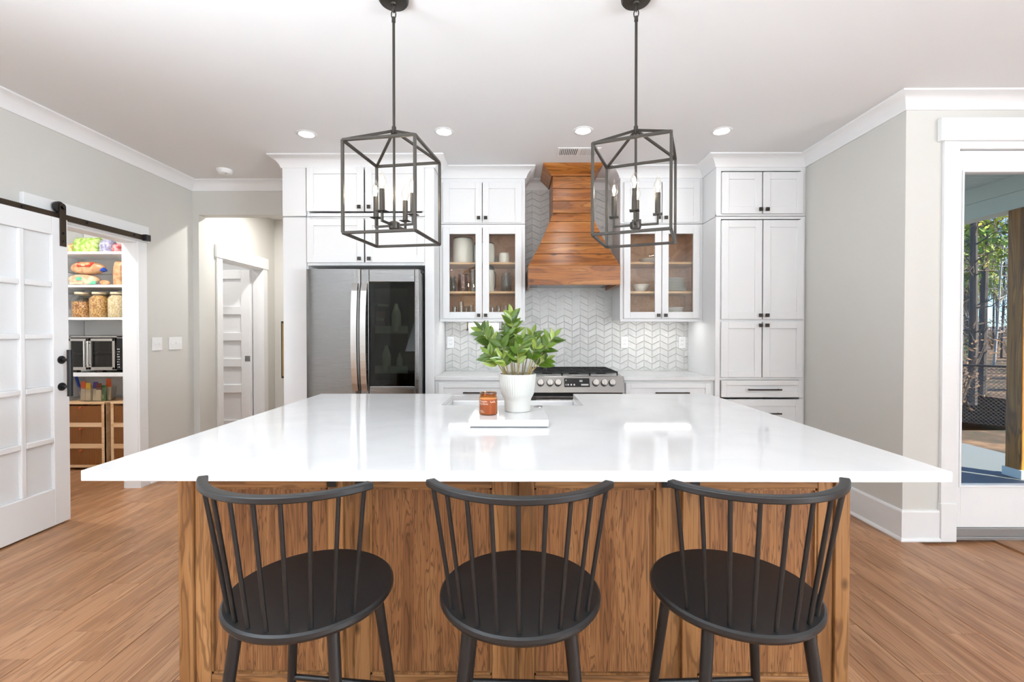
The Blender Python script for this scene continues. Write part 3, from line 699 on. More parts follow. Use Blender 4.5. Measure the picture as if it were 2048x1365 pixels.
# wall cabinets either side of the hood
UB = 1.402
def wall_cabinet(x0, x1, side):
    Y = YU; F = Y-.019; mid = (x0+x1)/2
    lab = {'L': ('white glass-door wall cabinet holding crocks and glass jars', 'small white two-door cabinet above the crock cabinet'), 'R': ('white glass-door wall cabinet holding stacked white dishes', 'small white two-door cabinet above the dish cabinet')}[side]
    c = thing('wall_cabinet', lab[0], 'cabinet', (mid, 4.28, UB))
    m = MB(); tt = .019
    carcass(c, x0, x1, Y+.02, YB-.012, UB, SPL-.004, back=False)
    face_frame(c, x0, x1, UB, SPL-.004, Y, .036, .03, .012)
    # veneered inside: lining and shelves
    g = .0196
    MB().box(x0+g, x0+g+.004, Y+.021, YB-.018, UB+g, SPL-.03).box(x1-g-.004, x1-g, Y+.021, YB-.018, UB+g, SPL-.03).box(x0+g, x1-g, YB-.018, YB-.0125, UB+g, SPL-.03).box(x0+g, x1-g, Y+.021, YB-.018, UB+g, UB+g+.004).box(x0+g, x1-g, Y+.021, YB-.018, SPL-.0275, SPL-.024).build('lining', 'cab_interior', c)
    for zs in SHZ: MB().box(x0+.024, x1-.024, Y+.035, YB-.02, zs-.019, zs).build('shelf', 'shelf_maple', c)
    k0, k1 = mid-.0155*2.0, mid+.0155*2.0
    a0, a1 = x0+.030, x1-.030
    shaker(c, a0, mid-.003, UB+.010, pz(455, F), F, knob=(mid-.031, pz(631, F-.02)), glass=True)
    shaker(c, mid+.003, a1, UB+.010, pz(455, F), F, knob=(mid+.031, pz(631, F-.02)), glass=True)
    MB().box(x0, x1, Y-.012, Y+.012, UB-.018, UB).build('light_rail', 'cabinet_white', c, bevel=.002)
    s = thing('stacked_cabinet', lab[1], 'cabinet', (mid, 4.28, SPL))
    carcass(s, x0, x1, Y+.02, YB-.012, SPL, CT); face_frame(s, x0, x1, SPL, CT, Y, .036, .04, .03); ledge(s, x0+(.006 if side == 'L' else 0), x1-(.006 if side == 'R' else 0), Y, SPL)
    shaker(s, a0, mid-.003, pz(445, F), pz(364, F), F, knob=(mid-.031, pz(435.5, F-.02)))
    shaker(s, mid+.003, a1, pz(445, F), pz(364, F), F, knob=(mid+.031, pz(435.5, F-.02)))
SHZ = (pz(583, YU+.035), pz(524.5, YU+.035))
wall_cabinet(-.663, .093, 'L'); wall_cabinet(.937, 1.664, 'R')
for x0, x1, lab in ((-.60, .02, 'slim led light bar under the crock cabinet'), (1.0, 1.60, 'slim led light bar under the dish cabinet')):
    o = thing('led_bar', lab, 'light', ((x0+x1)/2, YU+.08, UB-.012))
    MB().box(x0, x1, YU+.06, YU+.09, UB-.006, UB).build('housing', 'white_plastic', o)
    MB().box(x0+.005, x1-.005, YU+.065, YU+.085, UB-.010, UB-.006).build('diffuser', 'led', o)

# fridge surround: narrow column, right panel and the two boxes above
Y = YT; FL0, FL1 = px(616.5, Y), px(849.5, Y); fz = pz(531.5, Y)
c = thing('fridge_column', 'narrow tall white column cabinet left of the fridge', 'cabinet', (-1.83, 4.15, 0))
MB().box(CXL, FL0-.004, Y+.02, YB-.002, 0, SPL-.004).build('carcass', 'cabinet_white', c)
MB().box(CXL, FL0-.012, Y, Y+.02, .1, SPL-.006).build('front_panel', 'cabinet_white', c, bevel=.002)
h = MB().box(CXL-.036, CXL-.026, YT+.03, YT+.05, pz(757, YT+.04), pz(643, YT+.04)); hz0, hz1 = pz(757, YT+.04), pz(643, YT+.04)
h.box(CXL-.03, CXL, YT+.033, YT+.047, hz0+.0, hz0+.016).box(CXL-.03, CXL, YT+.033, YT+.047, hz1-.016, hz1).build('pull', 'oil_bronze', c, bevel=.001)
MB().box(CXL-.026, CXL-.024, YT+.03, YT+.05, hz0+.016, hz1-.016).build('pull_inlay', 'brass', c)
c2 = thing('stacked_cabinet', 'narrow white box on top of the column left of the fridge', 'cabinet', (-1.83, 4.15, SPL))
MB().box(CXL, FL0-.004, Y+.02, YB-.002, SPL, CT).build('carcass', 'cabinet_white', c2); MB().box(CXL, FL0-.012, Y-.006, Y+.02, SPL+.004, CT).build('front_panel', 'cabinet_white', c2, bevel=.002)
MB().box(CXL-.024, CXL, YT+.04, YT+.062, pz(428, YT), pz(421, YT)).build('knob', 'knob_metal', c2, bevel=.002)
PXR = -.667
c = thing('fridge_side_panel', 'full height white panel right of the fridge', 'panel', (-.705, 4.15, 0))
MB().box(FL1+.003, PXR, Y+.02, YB-.012, 0, CT).build('carcass', 'cabinet_white', c); MB().box(FL1+.003, PXR, Y, Y+.02, 0, CT).build('front_stile', 'cabinet_white', c, bevel=.002)
F = Y-.019
for z0, z1, lab, v0, v1, kv in ((fz+.002, SPL-.004, 'white two-door cabinet directly above the fridge', 525, 437, 517), (SPL, CT, 'upper white two-door cabinet under the crown above the fridge', 422, 333, 413)):
    c = thing('fridge_top_cabinet', lab, 'cabinet', ((FL0+FL1)/2, 4.15, z0))
    carcass(c, FL0-.003, FL1+.002, Y+.02, YB-.002, z0, z1); face_frame(c, FL0-.003, FL1+.002, z0, z1, Y, .02, .01, .03)
    if z0 > 2.2: ledge(c, FL0, FL1, Y, SPL)
    kf = F-.02
    shaker(c, px(611.5, F)+.012, px(728, F), pz(v0, F), pz(v1, F), F, knob=(px(718.5, kf), pz(kv, kf)))
    shaker(c, px(731, F), FL1-.001, pz(v0, F), pz(v1, F), F, knob=(px(738, kf), pz(kv, kf)))

# base cabinets and back counters
CH = .918
YC = 3.87
for x0, x1, lab, l2, pu in ((PXR+.002, .132, 'white base cabinet between fridge panel and range', 'white quartz countertop left of the range', (px(927, YC), px(927, YC)+.28)), (.898, CXR-.002, 'white base cabinet between range and tall cabinet', 'white quartz countertop right of the range', (px(1308, YC), px(1376, YC)))):
    c = thing('base_cabinet', lab, 'cabinet', ((x0+x1)/2, 4.15, 0))
    carcass(c, x0, x1, YC+.02, YB-.012, .1, CH-.032); face_frame(c, x0, x1, .1, CH-.032, YC, .035, .035, .03)
    MB().box(x0, x1, YC+.07, YC+.09, 0, .1).build('toe_kick', 'cabinet_white', c)
    F = YC-.019; mid = (x0+x1)/2
    shaker(c, x0+.03, x1-.03, CH-.2, CH-.052, F, fw=.042, name='drawer', pull=(pu[0], pu[1], pz(785.5, F)))
    shaker(c, x0+.03, x1-.03, CH-.50, CH-.206, F, fw=.05, name='drawer', pull=(mid-.14, mid+.14, .55))
    shaker(c, x0+.03, x1-.03, .125, CH-.506, F, fw=.05, name='drawer', pull=(mid-.14, mid+.14, .25))
    o = MB().box(x0-.001, x1+.001, 3.842, TY-.0092, CH-.031, CH).build('countertop', 'quartz', bevel=.003)
    tag(o, l2, 'countertop')

# outlets and switches
def plate(x, y, z, face, label, gangs=1, kind='outlet', group=None):
    w, hgt = .07+.046*(gangs-1), .114
    o = thing('outlet_plate' if kind == 'outlet' else 'switch_plate', label, 'outlet' if kind == 'outlet' else 'switch', (x, y, z), group)
    def bx(u0, u1, d0, d1, z0, z1):                      # u across, d out of the wall
        return (x+u0, x+u1, y-d1, y-d0, z+z0, z+z1) if face == '-Y' else (x+d0, x+d1, y+u0, y+u1, z+z0, z+z1)
    MB().box(*bx(-w/2, w/2, 0, .006, -hgt/2, hgt/2)).build('cover', 'white_plastic', o, bevel=.003)
    for g in range(gangs):
        c0 = (g-(gangs-1)/2)*.046
        if kind == 'outlet':
            i = MB().box(*bx(c0-.017, c0+.017, .006, .008, -.034, .034)).build('insert', 'white_plastic', o, bevel=.001)
            for zc in (-.018, .018):
                MB().box(*bx(c0-.008, c0-.0055, .008, .0086, zc-.004, zc+.005)).build('slot', 'slot_dark', i); MB().box(*bx(c0+.0055, c0+.008, .008, .0086, zc-.004, zc+.005)).build('slot', 'slot_dark', i)
        else:
            MB().box(*bx(c0-.005, c0+.005, .006, .016, -.004, .012)).build('toggle', 'white_plastic', o, bevel=.002)
OY = TY-.0085
plate(px(901.5, OY), OY, pz(685, OY), '-Y', 'white outlet plate on the tiles beside the fridge panel')
plate(px(1249, OY), OY, pz(685, OY), '-Y', 'white outlet plate on the tiles just right of the range')
plate(px(1364, OY), OY, pz(685.5, OY), '-Y', 'white outlet plate on the tiles beside the tall cabinet')
plate(XL, onX(313.5, 688, XL)[1], 1.187, '+X', 'white two-gang switch plate next to the pantry casing', 2, 'switch')
plate(XL, onX(350.5, 687, XL)[1], 1.187, '+X', 'white three-gang switch plate next to the hall opening', 3, 'switch')

# paper towel holder under the left wall cabinet
tw = thing('paper_towel_holder', 'paper towel roll on a bronze holder under the crock cabinet', 'holder', (-.2, 4.22, UB-.13))
ty = YU+.13
MB().box(px(935, ty)-.004, px(935, ty)+.004, ty-.012, ty+.012, UB-.098, UB-.001).box(px(935, ty)-.012, px(935, ty)+.004, ty-.012, ty+.012, UB-.098, UB-.088).build('bracket', 'oil_bronze', tw)
MB().cyl((px(935, ty), ty, UB-.085), (px(935, ty)+.32, ty, UB-.085), .006, n=10).build('rod', 'oil_bronze', tw, smooth=True)
MB().cyl((px(938, ty), ty, UB-.085), (px(938, ty)+.275, ty, UB-.085), .056, n=32).build('paper_roll', 'paper_white', tw, smooth=True)
MB().box(px(938, ty)+.30, px(938, ty)+.308, ty-.012, ty+.012, UB-.098, UB-.001).build('bracket', 'oil_bronze', tw)

# ceiling: recessed lights, supply vent, smoke detector
def can(x, y, z, label, group='recessed ceiling lights', r=.05, lens='can_light'):
    o = thing('recessed_light', label, 'light', (x, y, z), group)
    MB().lathe([(r, -.001), (r+.004, -.006), (r+.020, -.004), (r+.024, 0), (r+.022, .0)], (x, y, z), 32, False, False).build('trim_ring', 'ceiling_paint', o, smooth=True)
    MB().lathe([(.001, -.003), (r*.5, -.0034), (r, -.002)], (x, y, z), 32, True, False).build('lens', lens, o, smooth=True)
for u, v, lab in ((613, 268, 'round recessed ceiling light in front of the fridge column'), (888, 263, 'round recessed ceiling light in front of the crock cabinet'), (1166, 261, 'round recessed ceiling light in front of the wooden hood'), (1443, 262, 'round recessed ceiling light in front of the tall cabinet')):
    X_, Y_, _ = onZ(u, v, CEIL); can(X_, Y_, CEIL, lab)
for xx in (-1.5, .5, 2.6):  # extra lights added out of view to brighten the room
    for yy in (-.6, -2.6): can(xx, yy, CEIL, 'added round recessed ceiling light over the unseen living space')
can(-2.55, 5.05, CEIL, 'round recessed ceiling light in the little hall', lens='can_bright')
can(-3.75, 3.3, CEIL, 'round recessed ceiling light inside the pantry', lens='can_pantry')
can(-3.9, 5.2, CEIL, 'round recessed ceiling light in the small room off the hall', lens='can_dim')
vx0, vy0, _ = onZ(1121, 297, CEIL); vx1 = vx0+.30; vy1 = vy0+.13
v = thing('ceiling_vent', 'white slotted air vent in the ceiling above the hood', 'vent', ((vx0+vx1)/2, vy0, CEIL))
MB().box(vx0-.02, vx1+.02, vy0-.02, vy0, CEIL-.006, CEIL).box(vx0-.02, vx1+.02, vy1, vy1+.02, CEIL-.006, CEIL).box(vx0-.02, vx0, vy0, vy1, CEIL-.006, CEIL).box(vx1, vx1+.02, vy0, vy1, CEIL-.006, CEIL).box((vx0+vx1)/2-.008, (vx0+vx1)/2+.008, vy0, vy1, CEIL-.006, CEIL).build('frame', 'white_plastic', v, bevel=.002)
MB().box(vx0, vx1, vy0, vy1, CEIL-.001, CEIL).build('backing', 'slot_dark', v)
for i in range(20):
    xx = vx0+.008+i*.0150; s_ = -.006 if i < 10 else .006
    MB().hexa([(xx+s_, vy0, CEIL-.007), (xx+s_+.006, vy0, CEIL-.007), (xx+s_+.006, vy1, CEIL-.007), (xx+s_, vy1, CEIL-.007)], [(xx, vy0, CEIL-.001), (xx+.006, vy0, CEIL-.001), (xx+.006, vy1, CEIL-.001), (xx, vy1, CEIL-.001)]).build('louver', 'white_plastic', v)
sx, sy, _ = onZ(450, 340, CEIL)
sd = thing('smoke_detector', 'round white smoke detector on the ceiling by the hall', 'detector', (sx, sy, CEIL))
MB().lathe([(.001, -.038), (.035, -.038), (.052, -.033), (.058, -.022), (.066, -.012), (.068, 0)], (sx, sy, CEIL), 32, True, False).build('cover', 'white_plastic', sd, smooth=True)
MB().cyl((sx+.02, sy-.02, CEIL-.0395), (sx+.02, sy-.02, CEIL-.037), .006, n=10).build('test_button', 'slot_dark', sd)
# ------------------------------------------------------------------ range hood of oak boards
HC = .503
hd = thing('range_hood', 'flared oak board range hood above the gas range', 'range hood', (HC, 4.2, 1.685))
HB = TY-.009
def prof(z):                                # half width and front y at height z
    if z >= 2.333: return .169, 4.06
    f = (2.333-z)/(2.333-1.853); f2 = f+.06*math.sin(math.pi*f)*-1
    return .169+(.386-.169)*f2, 4.06+(3.90-4.06)*f2
zs = [pz(v_, 4.06) for v_ in (353, 377.4, 402.2)]+[2.333]+[pz(443.4, 4.04), pz(465, 4.01), pz(486.5, 3.97), pz(507.8, 3.935), 1.853]
for i in range(len(zs)-1):
    z1, z0 = zs[i]-.0014, zs[i+1]+.0014
    h1, y1 = prof(z1); h0, y0 = prof(z0)
    MB().hexa([(HC-h0, y0, z0), (HC+h0, y0, z0), (HC+h0, HB, z0), (HC-h0, HB, z0)], [(HC-h1, y1, z1), (HC+h1, y1, z1), (HC+h1, HB, z1), (HC-h1, HB, z1)]).build('board', 'hood_wood', hd, bevel=.003)
hw, hy = .388, 3.895
MB().box(HC-hw, HC+hw, hy, hy+.02, 1.688, 1.852).build('front_band', 'hood_wood', hd, bevel=.002)
MB().box(HC-hw, HC-hw+.02, hy+.0205, HB, 1.688, 1.852).build('side_band', 'hood_wood', hd, bevel=.002); MB().box(HC+hw-.02, HC+hw, hy+.0205, HB, 1.688, 1.852).build('side_band', 'hood_wood', hd, bevel=.002)
MB().box(HC-hw+.02, HC+hw-.02, hy+.02, HB, 1.715, 1.73).build('steel_insert', 'steel', hd)
MB().box(HC-.3, HC+.3, hy+.1, HB-.06, 1.709, 1.715).build('filter', 'grey_metal', hd)
cp = [(0, 2.655), (.012, 2.655), (.018, 2.668), (.045, 2.693), (.075, 2.715), (.088, 2.722), (.088, 2.7425), (0, 2.7425)]
MB().sweep(cp, [(HC+.169, HB), (HC+.169, 4.06), (HC-.169, 4.06), (HC-.169, HB)][::1]).build('crown', 'hood_wood', hd, bevel=.001, seg=1)

# ------------------------------------------------------------------ gas range
RX0, RX1 = .135, .895; RC = .515; RT = .918
rg = thing('gas_range', 'stainless steel gas range with black grates and front knobs', 'range', (RC, 4.1, 0))
MB().box(RX0, RX1, 3.83, TY-.01, .02, RT-.004).build('body', 'steel', rg, bevel=.002)
for a in (RX0+.03, RX1-.07): MB().box(a, a+.04, 3.9, 3.94, 0, .02).box(a, a+.04, 4.33, 4.37, 0, .02).build('foot', 'black_metal', rg)
MB().box(RX0-.004, RX1+.004, 3.82, TY-.01, RT-.004, RT+.012).build('cooktop', 'steel_bright', rg, bevel=.003)
MB().box(RX0+.03, RX1-.03, 3.87, TY-.04, RT+.012, RT+.014).build('burner_pan', 'oven_steel', rg)
# slanted control panel
q0, q1 = (3.735, .800), (3.82, RT+.010)
MB().hexa([(RX0-.004, 3.745, .795), (RX1+.004, 3.745, .795), (RX1+.004, 3.83, .795), (RX0-.004, 3.83, .795)], [(RX0-.004, 3.80, RT+.010), (RX1+.004, 3.80, RT+.010), (RX1+.004, 3.83, RT+.010), (RX0-.004, 3.83, RT+.010)]).build('control_panel', 'steel_bright', rg, bevel=.006)
def onpanel(x, f, d=0):                      # f 0 bottom .. 1 top of the slanted panel, d out of it
    y = 3.745+(3.80-3.745)*f; z = .795+(RT+.010-.795)*f; n = Vector((0, -(RT+.010-.795), .055)).normalized()
    return Vector((x, y, z))+n*d
for u in (1081.5, 1100.5, 1116.5, 1192.5, 1209.5, 1225.5):
    x = px(u, 3.76); b0 = onpanel(x, .60)
    k = MB().cyl(b0, onpanel(x, .60, .008), .029, .029, 24).build('knob_base', 'black_metal', rg, smooth=True)
    MB().cyl(onpanel(x, .60, .008), onpanel(x, .60, .028), .026, .023, 24).build('knob', 'oven_steel', rg, smooth=True)
    MB().bar(onpanel(x, .45, .033), onpanel(x, .75, .033), .009, .012, (0, -1, .4)).build('knob_grip', 'oven_steel', rg, bevel=.002)
xa, xb = px(1129, 3.765), px(1180, 3.765)
MB().prism([onpanel(xa, .36, .0012), onpanel(xb, .36, .0012), onpanel(xb, .88, .0012), onpanel(xa, .88, .0012)], (0, -.0008, 0)).build('display', 'black_gloss', rg)
for f, a, b_ in ((.44, .66, .95), (.44, .12, .18), (.44, .24, .30), (.44, .36, .42), (.66, .60, .72), (.70, .06, .09), (.44, .05, .08)):
    MB().prism([onpanel(xa+(xb-xa)*a, f, .0024), onpanel(xa+(xb-xa)*b_, f, .0024), onpanel(xa+(xb-xa)*b_, f+.10, .0024), onpanel(xa+(xb-xa)*a, f+.10, .0024)], (0, -.0005, 0)).build('display_mark', 'grey_metal', rg)
MB().box(RX0+.006, RX1-.006, 3.80, 3.83, .765, .795).build('vent_gap', 'dark_cavity', rg)
dr = MB().box(RX0, RX1, 3.78, 3.83, .20, .765).build('oven_door', 'steel', rg, bevel=.004)
MB().box(RX0+.12, RX1-.12, 3.777, 3.78, .32, .62).build('window', 'black_gloss', dr)
MB().cyl((RX0+.04, 3.735, .735), (RX1-.04, 3.735, .735), .013, n=16).cyl((RX0+.07, 3.735, .735), (RX0+.07, 3.785, .735), .009, n=10).cyl((RX1-.07, 3.735, .735), (RX1-.07, 3.785, .735), .009, n=10).build('handle', 'steel_bright', dr, smooth=True)
MB().box(RX0, RX1, 3.79, 3.83, .03, .19).build('drawer', 'steel', rg, bevel=.004)
gz = RT+.036
for k in range(3):                           # three cast grates
    x0 = RX0+.035+k*.2315; x1 = x0+.227; y0, y1 = 3.875, TY-.05; m = MB(); w = .011
    for a in (x0, x1): m.bar((a, y0, gz), (a, y1, gz), w, .012)
    for b_ in (y0, (y0+y1)/2, y1): m.bar((x0, b_, gz), (x1, b_, gz), w, .012)
    xm = (x0+x1)/2
    for cy in (y0+(y1-y0)*.25, y0+(y1-y0)*.75):
        for a in range(0, 360, 45):
            ca, sa = math.cos(R(a)), math.sin(R(a)); r1 = min((x1-x0)/2/abs(ca) if abs(ca) > .01 else 9, (y1-y0)/4/abs(sa) if abs(sa) > .01 else 9)
            m.bar((xm+ca*.028, cy+sa*.028, gz), (xm+ca*r1, cy+sa*r1, gz), .009, .012)
    for a in (x0, x1):
        for b_ in (y0, y1): m.cyl((a, b_, RT+.012), (a, b_, gz), .007, .006, 8)
    m.build('grate', 'cast_iron', rg)
    for cy in (y0+(y1-y0)*.25, y0+(y1-y0)*.75): MB().lathe([(.045, 0), (.045, .008), (.034, .009), (.034, .016), (.001, .017)], (xm, cy, RT+.014), 24, False, False).build('burner', 'cast_iron', rg, smooth=True)

# ------------------------------------------------------------------ fridge
YF = 3.669
fx0, fx1 = px(611, YF), px(838, YF); fm = px(721, YF); fz1 = pz(538, YF)
fr_ = thing('refrigerator', 'stainless steel french door fridge with a dark glass viewing panel', 'refrigerator', ((fx0+fx1)/2, 4.1, 0))
MB().box(fx0+.004, fx1-.002, YF+.085, YB-.06, .03, fz1-.02).build('body', 'grey_metal', fr_, bevel=.004)
for a in (fx0+.05, fx1-.11):
    for b_ in (YF+.14, YB-.16): MB().box(a, a+.06, b_, b_+.06, 0, .03).build('foot', 'black_metal', fr_)
def curved(x0, x1, z0, z1, name, hole=None, bulge=.010):
    """door skin that bows outward slightly from edge to edge"""
    n = 18; m = MB(); xs = [x0+(x1-x0)*i/n for i in range(n+1)]
    def yy(x):
        f = (x-x0)/(x1-x0); e = min(f, 1-f); return YF+.018*math.exp(-e*28)-.0*bulge
    vs = [(x, yy(x), z) for z in (z0, z1) for x in xs]; m.add(vs, [(i, i+1, n+2+i, n+1+i) for i in range(n)])
    m.add([(x0, yy(x0), z0), (x0, YF+.08, z0), (x0, YF+.08, z1), (x0, yy(x0), z1)], [(0,1,2,3)]); m.add([(x1, yy(x1), z0), (x1, YF+.08, z0), (x1, YF+.08, z1), (x1, yy(x1), z1)], [(0,1,2,3)])
    for z in (z0, z1): m.add([(x, yy(x), z) for x in xs]+[(x1, YF+.08, z), (x0, YF+.08, z)], [tuple(range(n+3))])
    return m.build(name, 'steel', fr_, smooth=True)
zb = .74
dl = curved(fx0, fm-.003, zb, fz1, 'left_door')
# right door is a frame round the dark panel with a shallow lit recess behind
gx0, gx1, gz0, gz1 = px(738, YF), px(829, YF), pz(773, YF), pz(564.5, YF)
m = MB(); xs_r = fm+.003
m.box(xs_r, gx0, YF, YF+.08, zb, fz1).box(gx1, fx1, YF, YF+.08, zb, fz1).box(gx0, gx1, YF, YF+.08, zb, gz0).box(gx0, gx1, YF, YF+.08, gz1, fz1)
dr = m.build('right_door', 'steel', fr_, bevel=.006)
dr['label'] = 'right fridge door with a dark glass viewing panel'
MB().box(gx0, gx1, YF+.074, YF+.079, gz0, gz1).box(gx0, gx0+.003, YF+.01, YF+.075, gz0, gz1).box(gx1-.003, gx1, YF+.01, YF+.075, gz0, gz1).build('recess', 'dark_cavity', dr)
MB().box(gx0, gx1, YF+.001, YF+.005, gz0, gz1).build('glass_panel', 'fridge_glass', dr)
bt = .042
MB().box(gx0, gx0+bt, YF+.006, YF+.008, gz0, gz1).box(gx1-.055, gx1, YF+.006, YF+.008, gz0, gz1).box(gx0, gx1, YF+.006, YF+.008, gz0, gz0+.05).box(gx0, gx1, YF+.006, YF+.008, gz1-.05, gz1).build('glass_border', 'black_gloss', dr)
plain('fridge_led', (1, 1, 1, 1), .5, emis=(1, 1, .94, 1), estr=9); plain('milk_white', (.55, .56, .52, 1), .5); plain('bin_grey', (.30, .32, .31, 1), .4); plain('dark_label', (.16, .07, .08, 1), .5)
for zz_ in (gz0+.10, gz0+.42): MB().box(gx0+bt, gx1-.058, YF+.018, YF+.022, zz_, zz_+.06).build('door_bin', 'bin_grey', dr)
jug = lambda X, Z, s_: MB().lathe([(.028*s_, 0), (.03*s_, .01), (.03*s_, .11*s_), (.016*s_, .155*s_), (.012*s_, .165*s_), (.012*s_, .18*s_)], (X, YF+.048, Z), 20).build('milk_jug', 'milk_white', dr, smooth=True)
jug((gx0+gx1)/2+.025, gz0+.435, 1.25); jug((gx0+gx1)/2-.055, gz0+.115, 1.15); jug((gx0+gx1)/2+.05, gz0+.12, .8)
MB().box(gx0+bt+.006, gx0+bt+.085, YF+.03, YF+.06, gz0+.445, gz0+.60).build('carton', 'dark_label', dr); MB().box(gx0+bt+.02, gx0+bt+.10, YF+.04, YF+.06, gz0+.64, gz0+.655).build('inner_trim', 'milk_white', dr); MB().box(gx0+.02, gx1-.02, YF+.03, YF+.07, gz1-.012, gz1-.006).build('inner_light', 'fridge_led', dr)
tmx = text_mesh('lettering', 'Cuy', .036, 'milk_white'); o = obj_from('lettering', tmx, dr); o.matrix_local = Matrix.Translation(Vector((gx0+bt+.012, YF+.027, gz0+.525))-fr_.location) @ Matrix.Rotation(R(90), 4, 'X')
tmx = text_mesh('maker_mark', 'LG', .022, 'steel_bright'); o = obj_from('maker_mark', tmx, dr); o.matrix_local = Matrix.Translation(Vector((px(821, YF), YF-.001, pz(557, YF)))-fr_.location) @ Matrix.Rotation(R(90), 4, 'X')
def fhandle(x0, w, parent, lab):
    z0, z1 = pz(784, YF-.05), pz(566, YF-.05); pts = []
    n = 14; m = MB(); prev = None
    for i in range(n+1):
        f = i/n; z = z0+(z1-z0)*f; out = .02+.045*math.sin(math.pi*f)**.6
        pts.append((z, YF-out))
    for i in range(n):
        (za, ya), (zb_, yb_) = pts[i], pts[i+1]
        m.hexa([(x0, ya, za), (x0+w, ya, za), (x0+w, ya+.02, za), (x0, ya+.02, za)], [(x0, yb_, zb_), (x0+w, yb_, zb_), (x0+w, yb_+.02, zb_), (x0, yb_+.02, zb_)])
    m.box(x0+.003, x0+w-.003, YF-.02, YF+.004, z0, z0+.05).box(x0+.003, x0+w-.003, YF-.02, YF+.004, z1-.05, z1)
    return m.build('handle', 'steel_handle', parent, smooth=True, ang=50)
fhandle(px(702, YF-.05), .045, dl, ''); fhandle(px(720.5, YF-.05), .045, dr, '')
MB().box(fx0, fx1, YF, YF+.08, .40, .73).build('drawer', 'steel', fr_, bevel=.006); MB().box(fx0, fx1, YF, YF+.08, .06, .39).build('drawer', 'steel', fr_, bevel=.006)
MB().box(fx1-.05, fx1+.006, YF+.085, YF+.2, fz1-.02, fz1+.006).build('hinge_cover', 'dark_cavity', fr_, bevel=.003)
# ------------------------------------------------------------------ sliding glass-pane door on its rail
bd = thing('sliding_door', 'white fifteen-pane sliding door hung on a dark rail', 'door', (-3.06, 2.74, .012))
DX0, DX1 = -3.082, -3.038; ry = 3.133; st_w, pn, mu = .106, .17, .032
W_ = 2*st_w+3*pn+2*mu; ly = ry-W_
rows = [(.254, .559-.036+.0), (.559, .595+.27)]
rz = [(.254, .559-.0), ]
zr = [(.254, .5585), (.595, .9025-.003), (.9385-.003, 1.2465), (1.282, 1.587), (1.623, 1.934)]
dtop, dbot = 2.052, .012
m = MB().box(DX0, DX1, ly, ly+st_w, dbot, dtop).box(DX0, DX1, ry-st_w, ry, dbot, dtop).box(DX0, DX1, ly+st_w, ry-st_w, dbot, zr[0][0]).box(DX0, DX1, ly+st_w, ry-st_w, zr[-1][1], dtop)
m.build('frame', 'door_white', bd, bevel=.003)
for k in (1, 2):
    a = ly+st_w+k*pn+(k-1)*mu; MB().box(DX0+.008, DX1-.003, a, a+mu, zr[0][0], zr[-1][1]).build('glazing_bar', 'door_white', bd, bevel=.006)
for k in range(4):
    for c_ in range(3):
        a = ly+st_w+c_*(pn+mu); MB().box(DX0+.008, DX1-.003, a, a+pn, zr[k][1], zr[k+1][0]).build('glazing_bar', 'door_white', bd, bevel=.006)
for k in range(5):
    for c_ in range(3):
        a = ly+st_w+c_*(pn+mu); MB().box(DX0+.014, DX0+.020, a+.001, a+pn-.001, zr[k][0]+.001, zr[k][1]-.001).build('frosted_pane', 'door_frost', bd)
hx = DX1
h = MB().cyl((hx+.058, ry-.055, .861), (hx+.058, ry-.055, 1.172), .0155, n=18).cyl((hx, ry-.055, 1.105), (hx+.058, ry-.055, 1.105), .009, n=12).cyl((hx, ry-.055, .925), (hx+.058, ry-.055, .925), .009, n=12)
h.cyl((hx, ry-.055, 1.105), (hx+.006, ry-.055, 1.105), .027, n=20).cyl((hx, ry-.055, .925), (hx+.006, ry-.055, .925), .027, n=20)
h.build('pull_handle', 'black_metal', bd, smooth=True)
for yc in (ry-.036, ly+.09):
    s_ = MB().box(hx, hx+.007, yc-.021, yc+.021, 1.867, 2.135).cyl((hx, yc, 2.135), (hx+.007, yc, 2.135), .021, n=20).build('hanger_strap', 'oil_bronze', bd, bevel=.001)
    MB().cyl((hx-.022, yc-.012, 2.128), (hx-.002, yc-.012, 2.128), .037, n=28).build('wheel', 'black_metal', bd, smooth=True)
    for zc in (1.90, 1.955, 2.128): MB().cyl((hx+.007, yc, zc), (hx+.016, yc, zc), .008, n=6).build('bolt', 'black_metal', s_)
rl = thing('door_rail', 'dark bronze flat rail for the sliding door above the pantry', 'rail', (-3.06, 3.0, 2.07))
MB().box(-3.064, -3.056, 1.9, 3.835, 2.05, 2.091).build('bar', 'oil_bronze', rl, bevel=.001)
for yc in (2.1, 2.46, 2.86, 3.30, 3.71):
    MB().cyl((XL+.02, yc, 2.072), (-3.056, yc, 2.072), .009, n=10).cyl((-3.056, yc, 2.072), (-3.048, yc, 2.072), .0085, n=6).build('standoff_bolt', 'black_metal', rl)
MB().box(-3.066, -3.026, 3.795, 3.84, 2.045, 2.096).build('end_stop', 'black_metal', rl, bevel=.003)

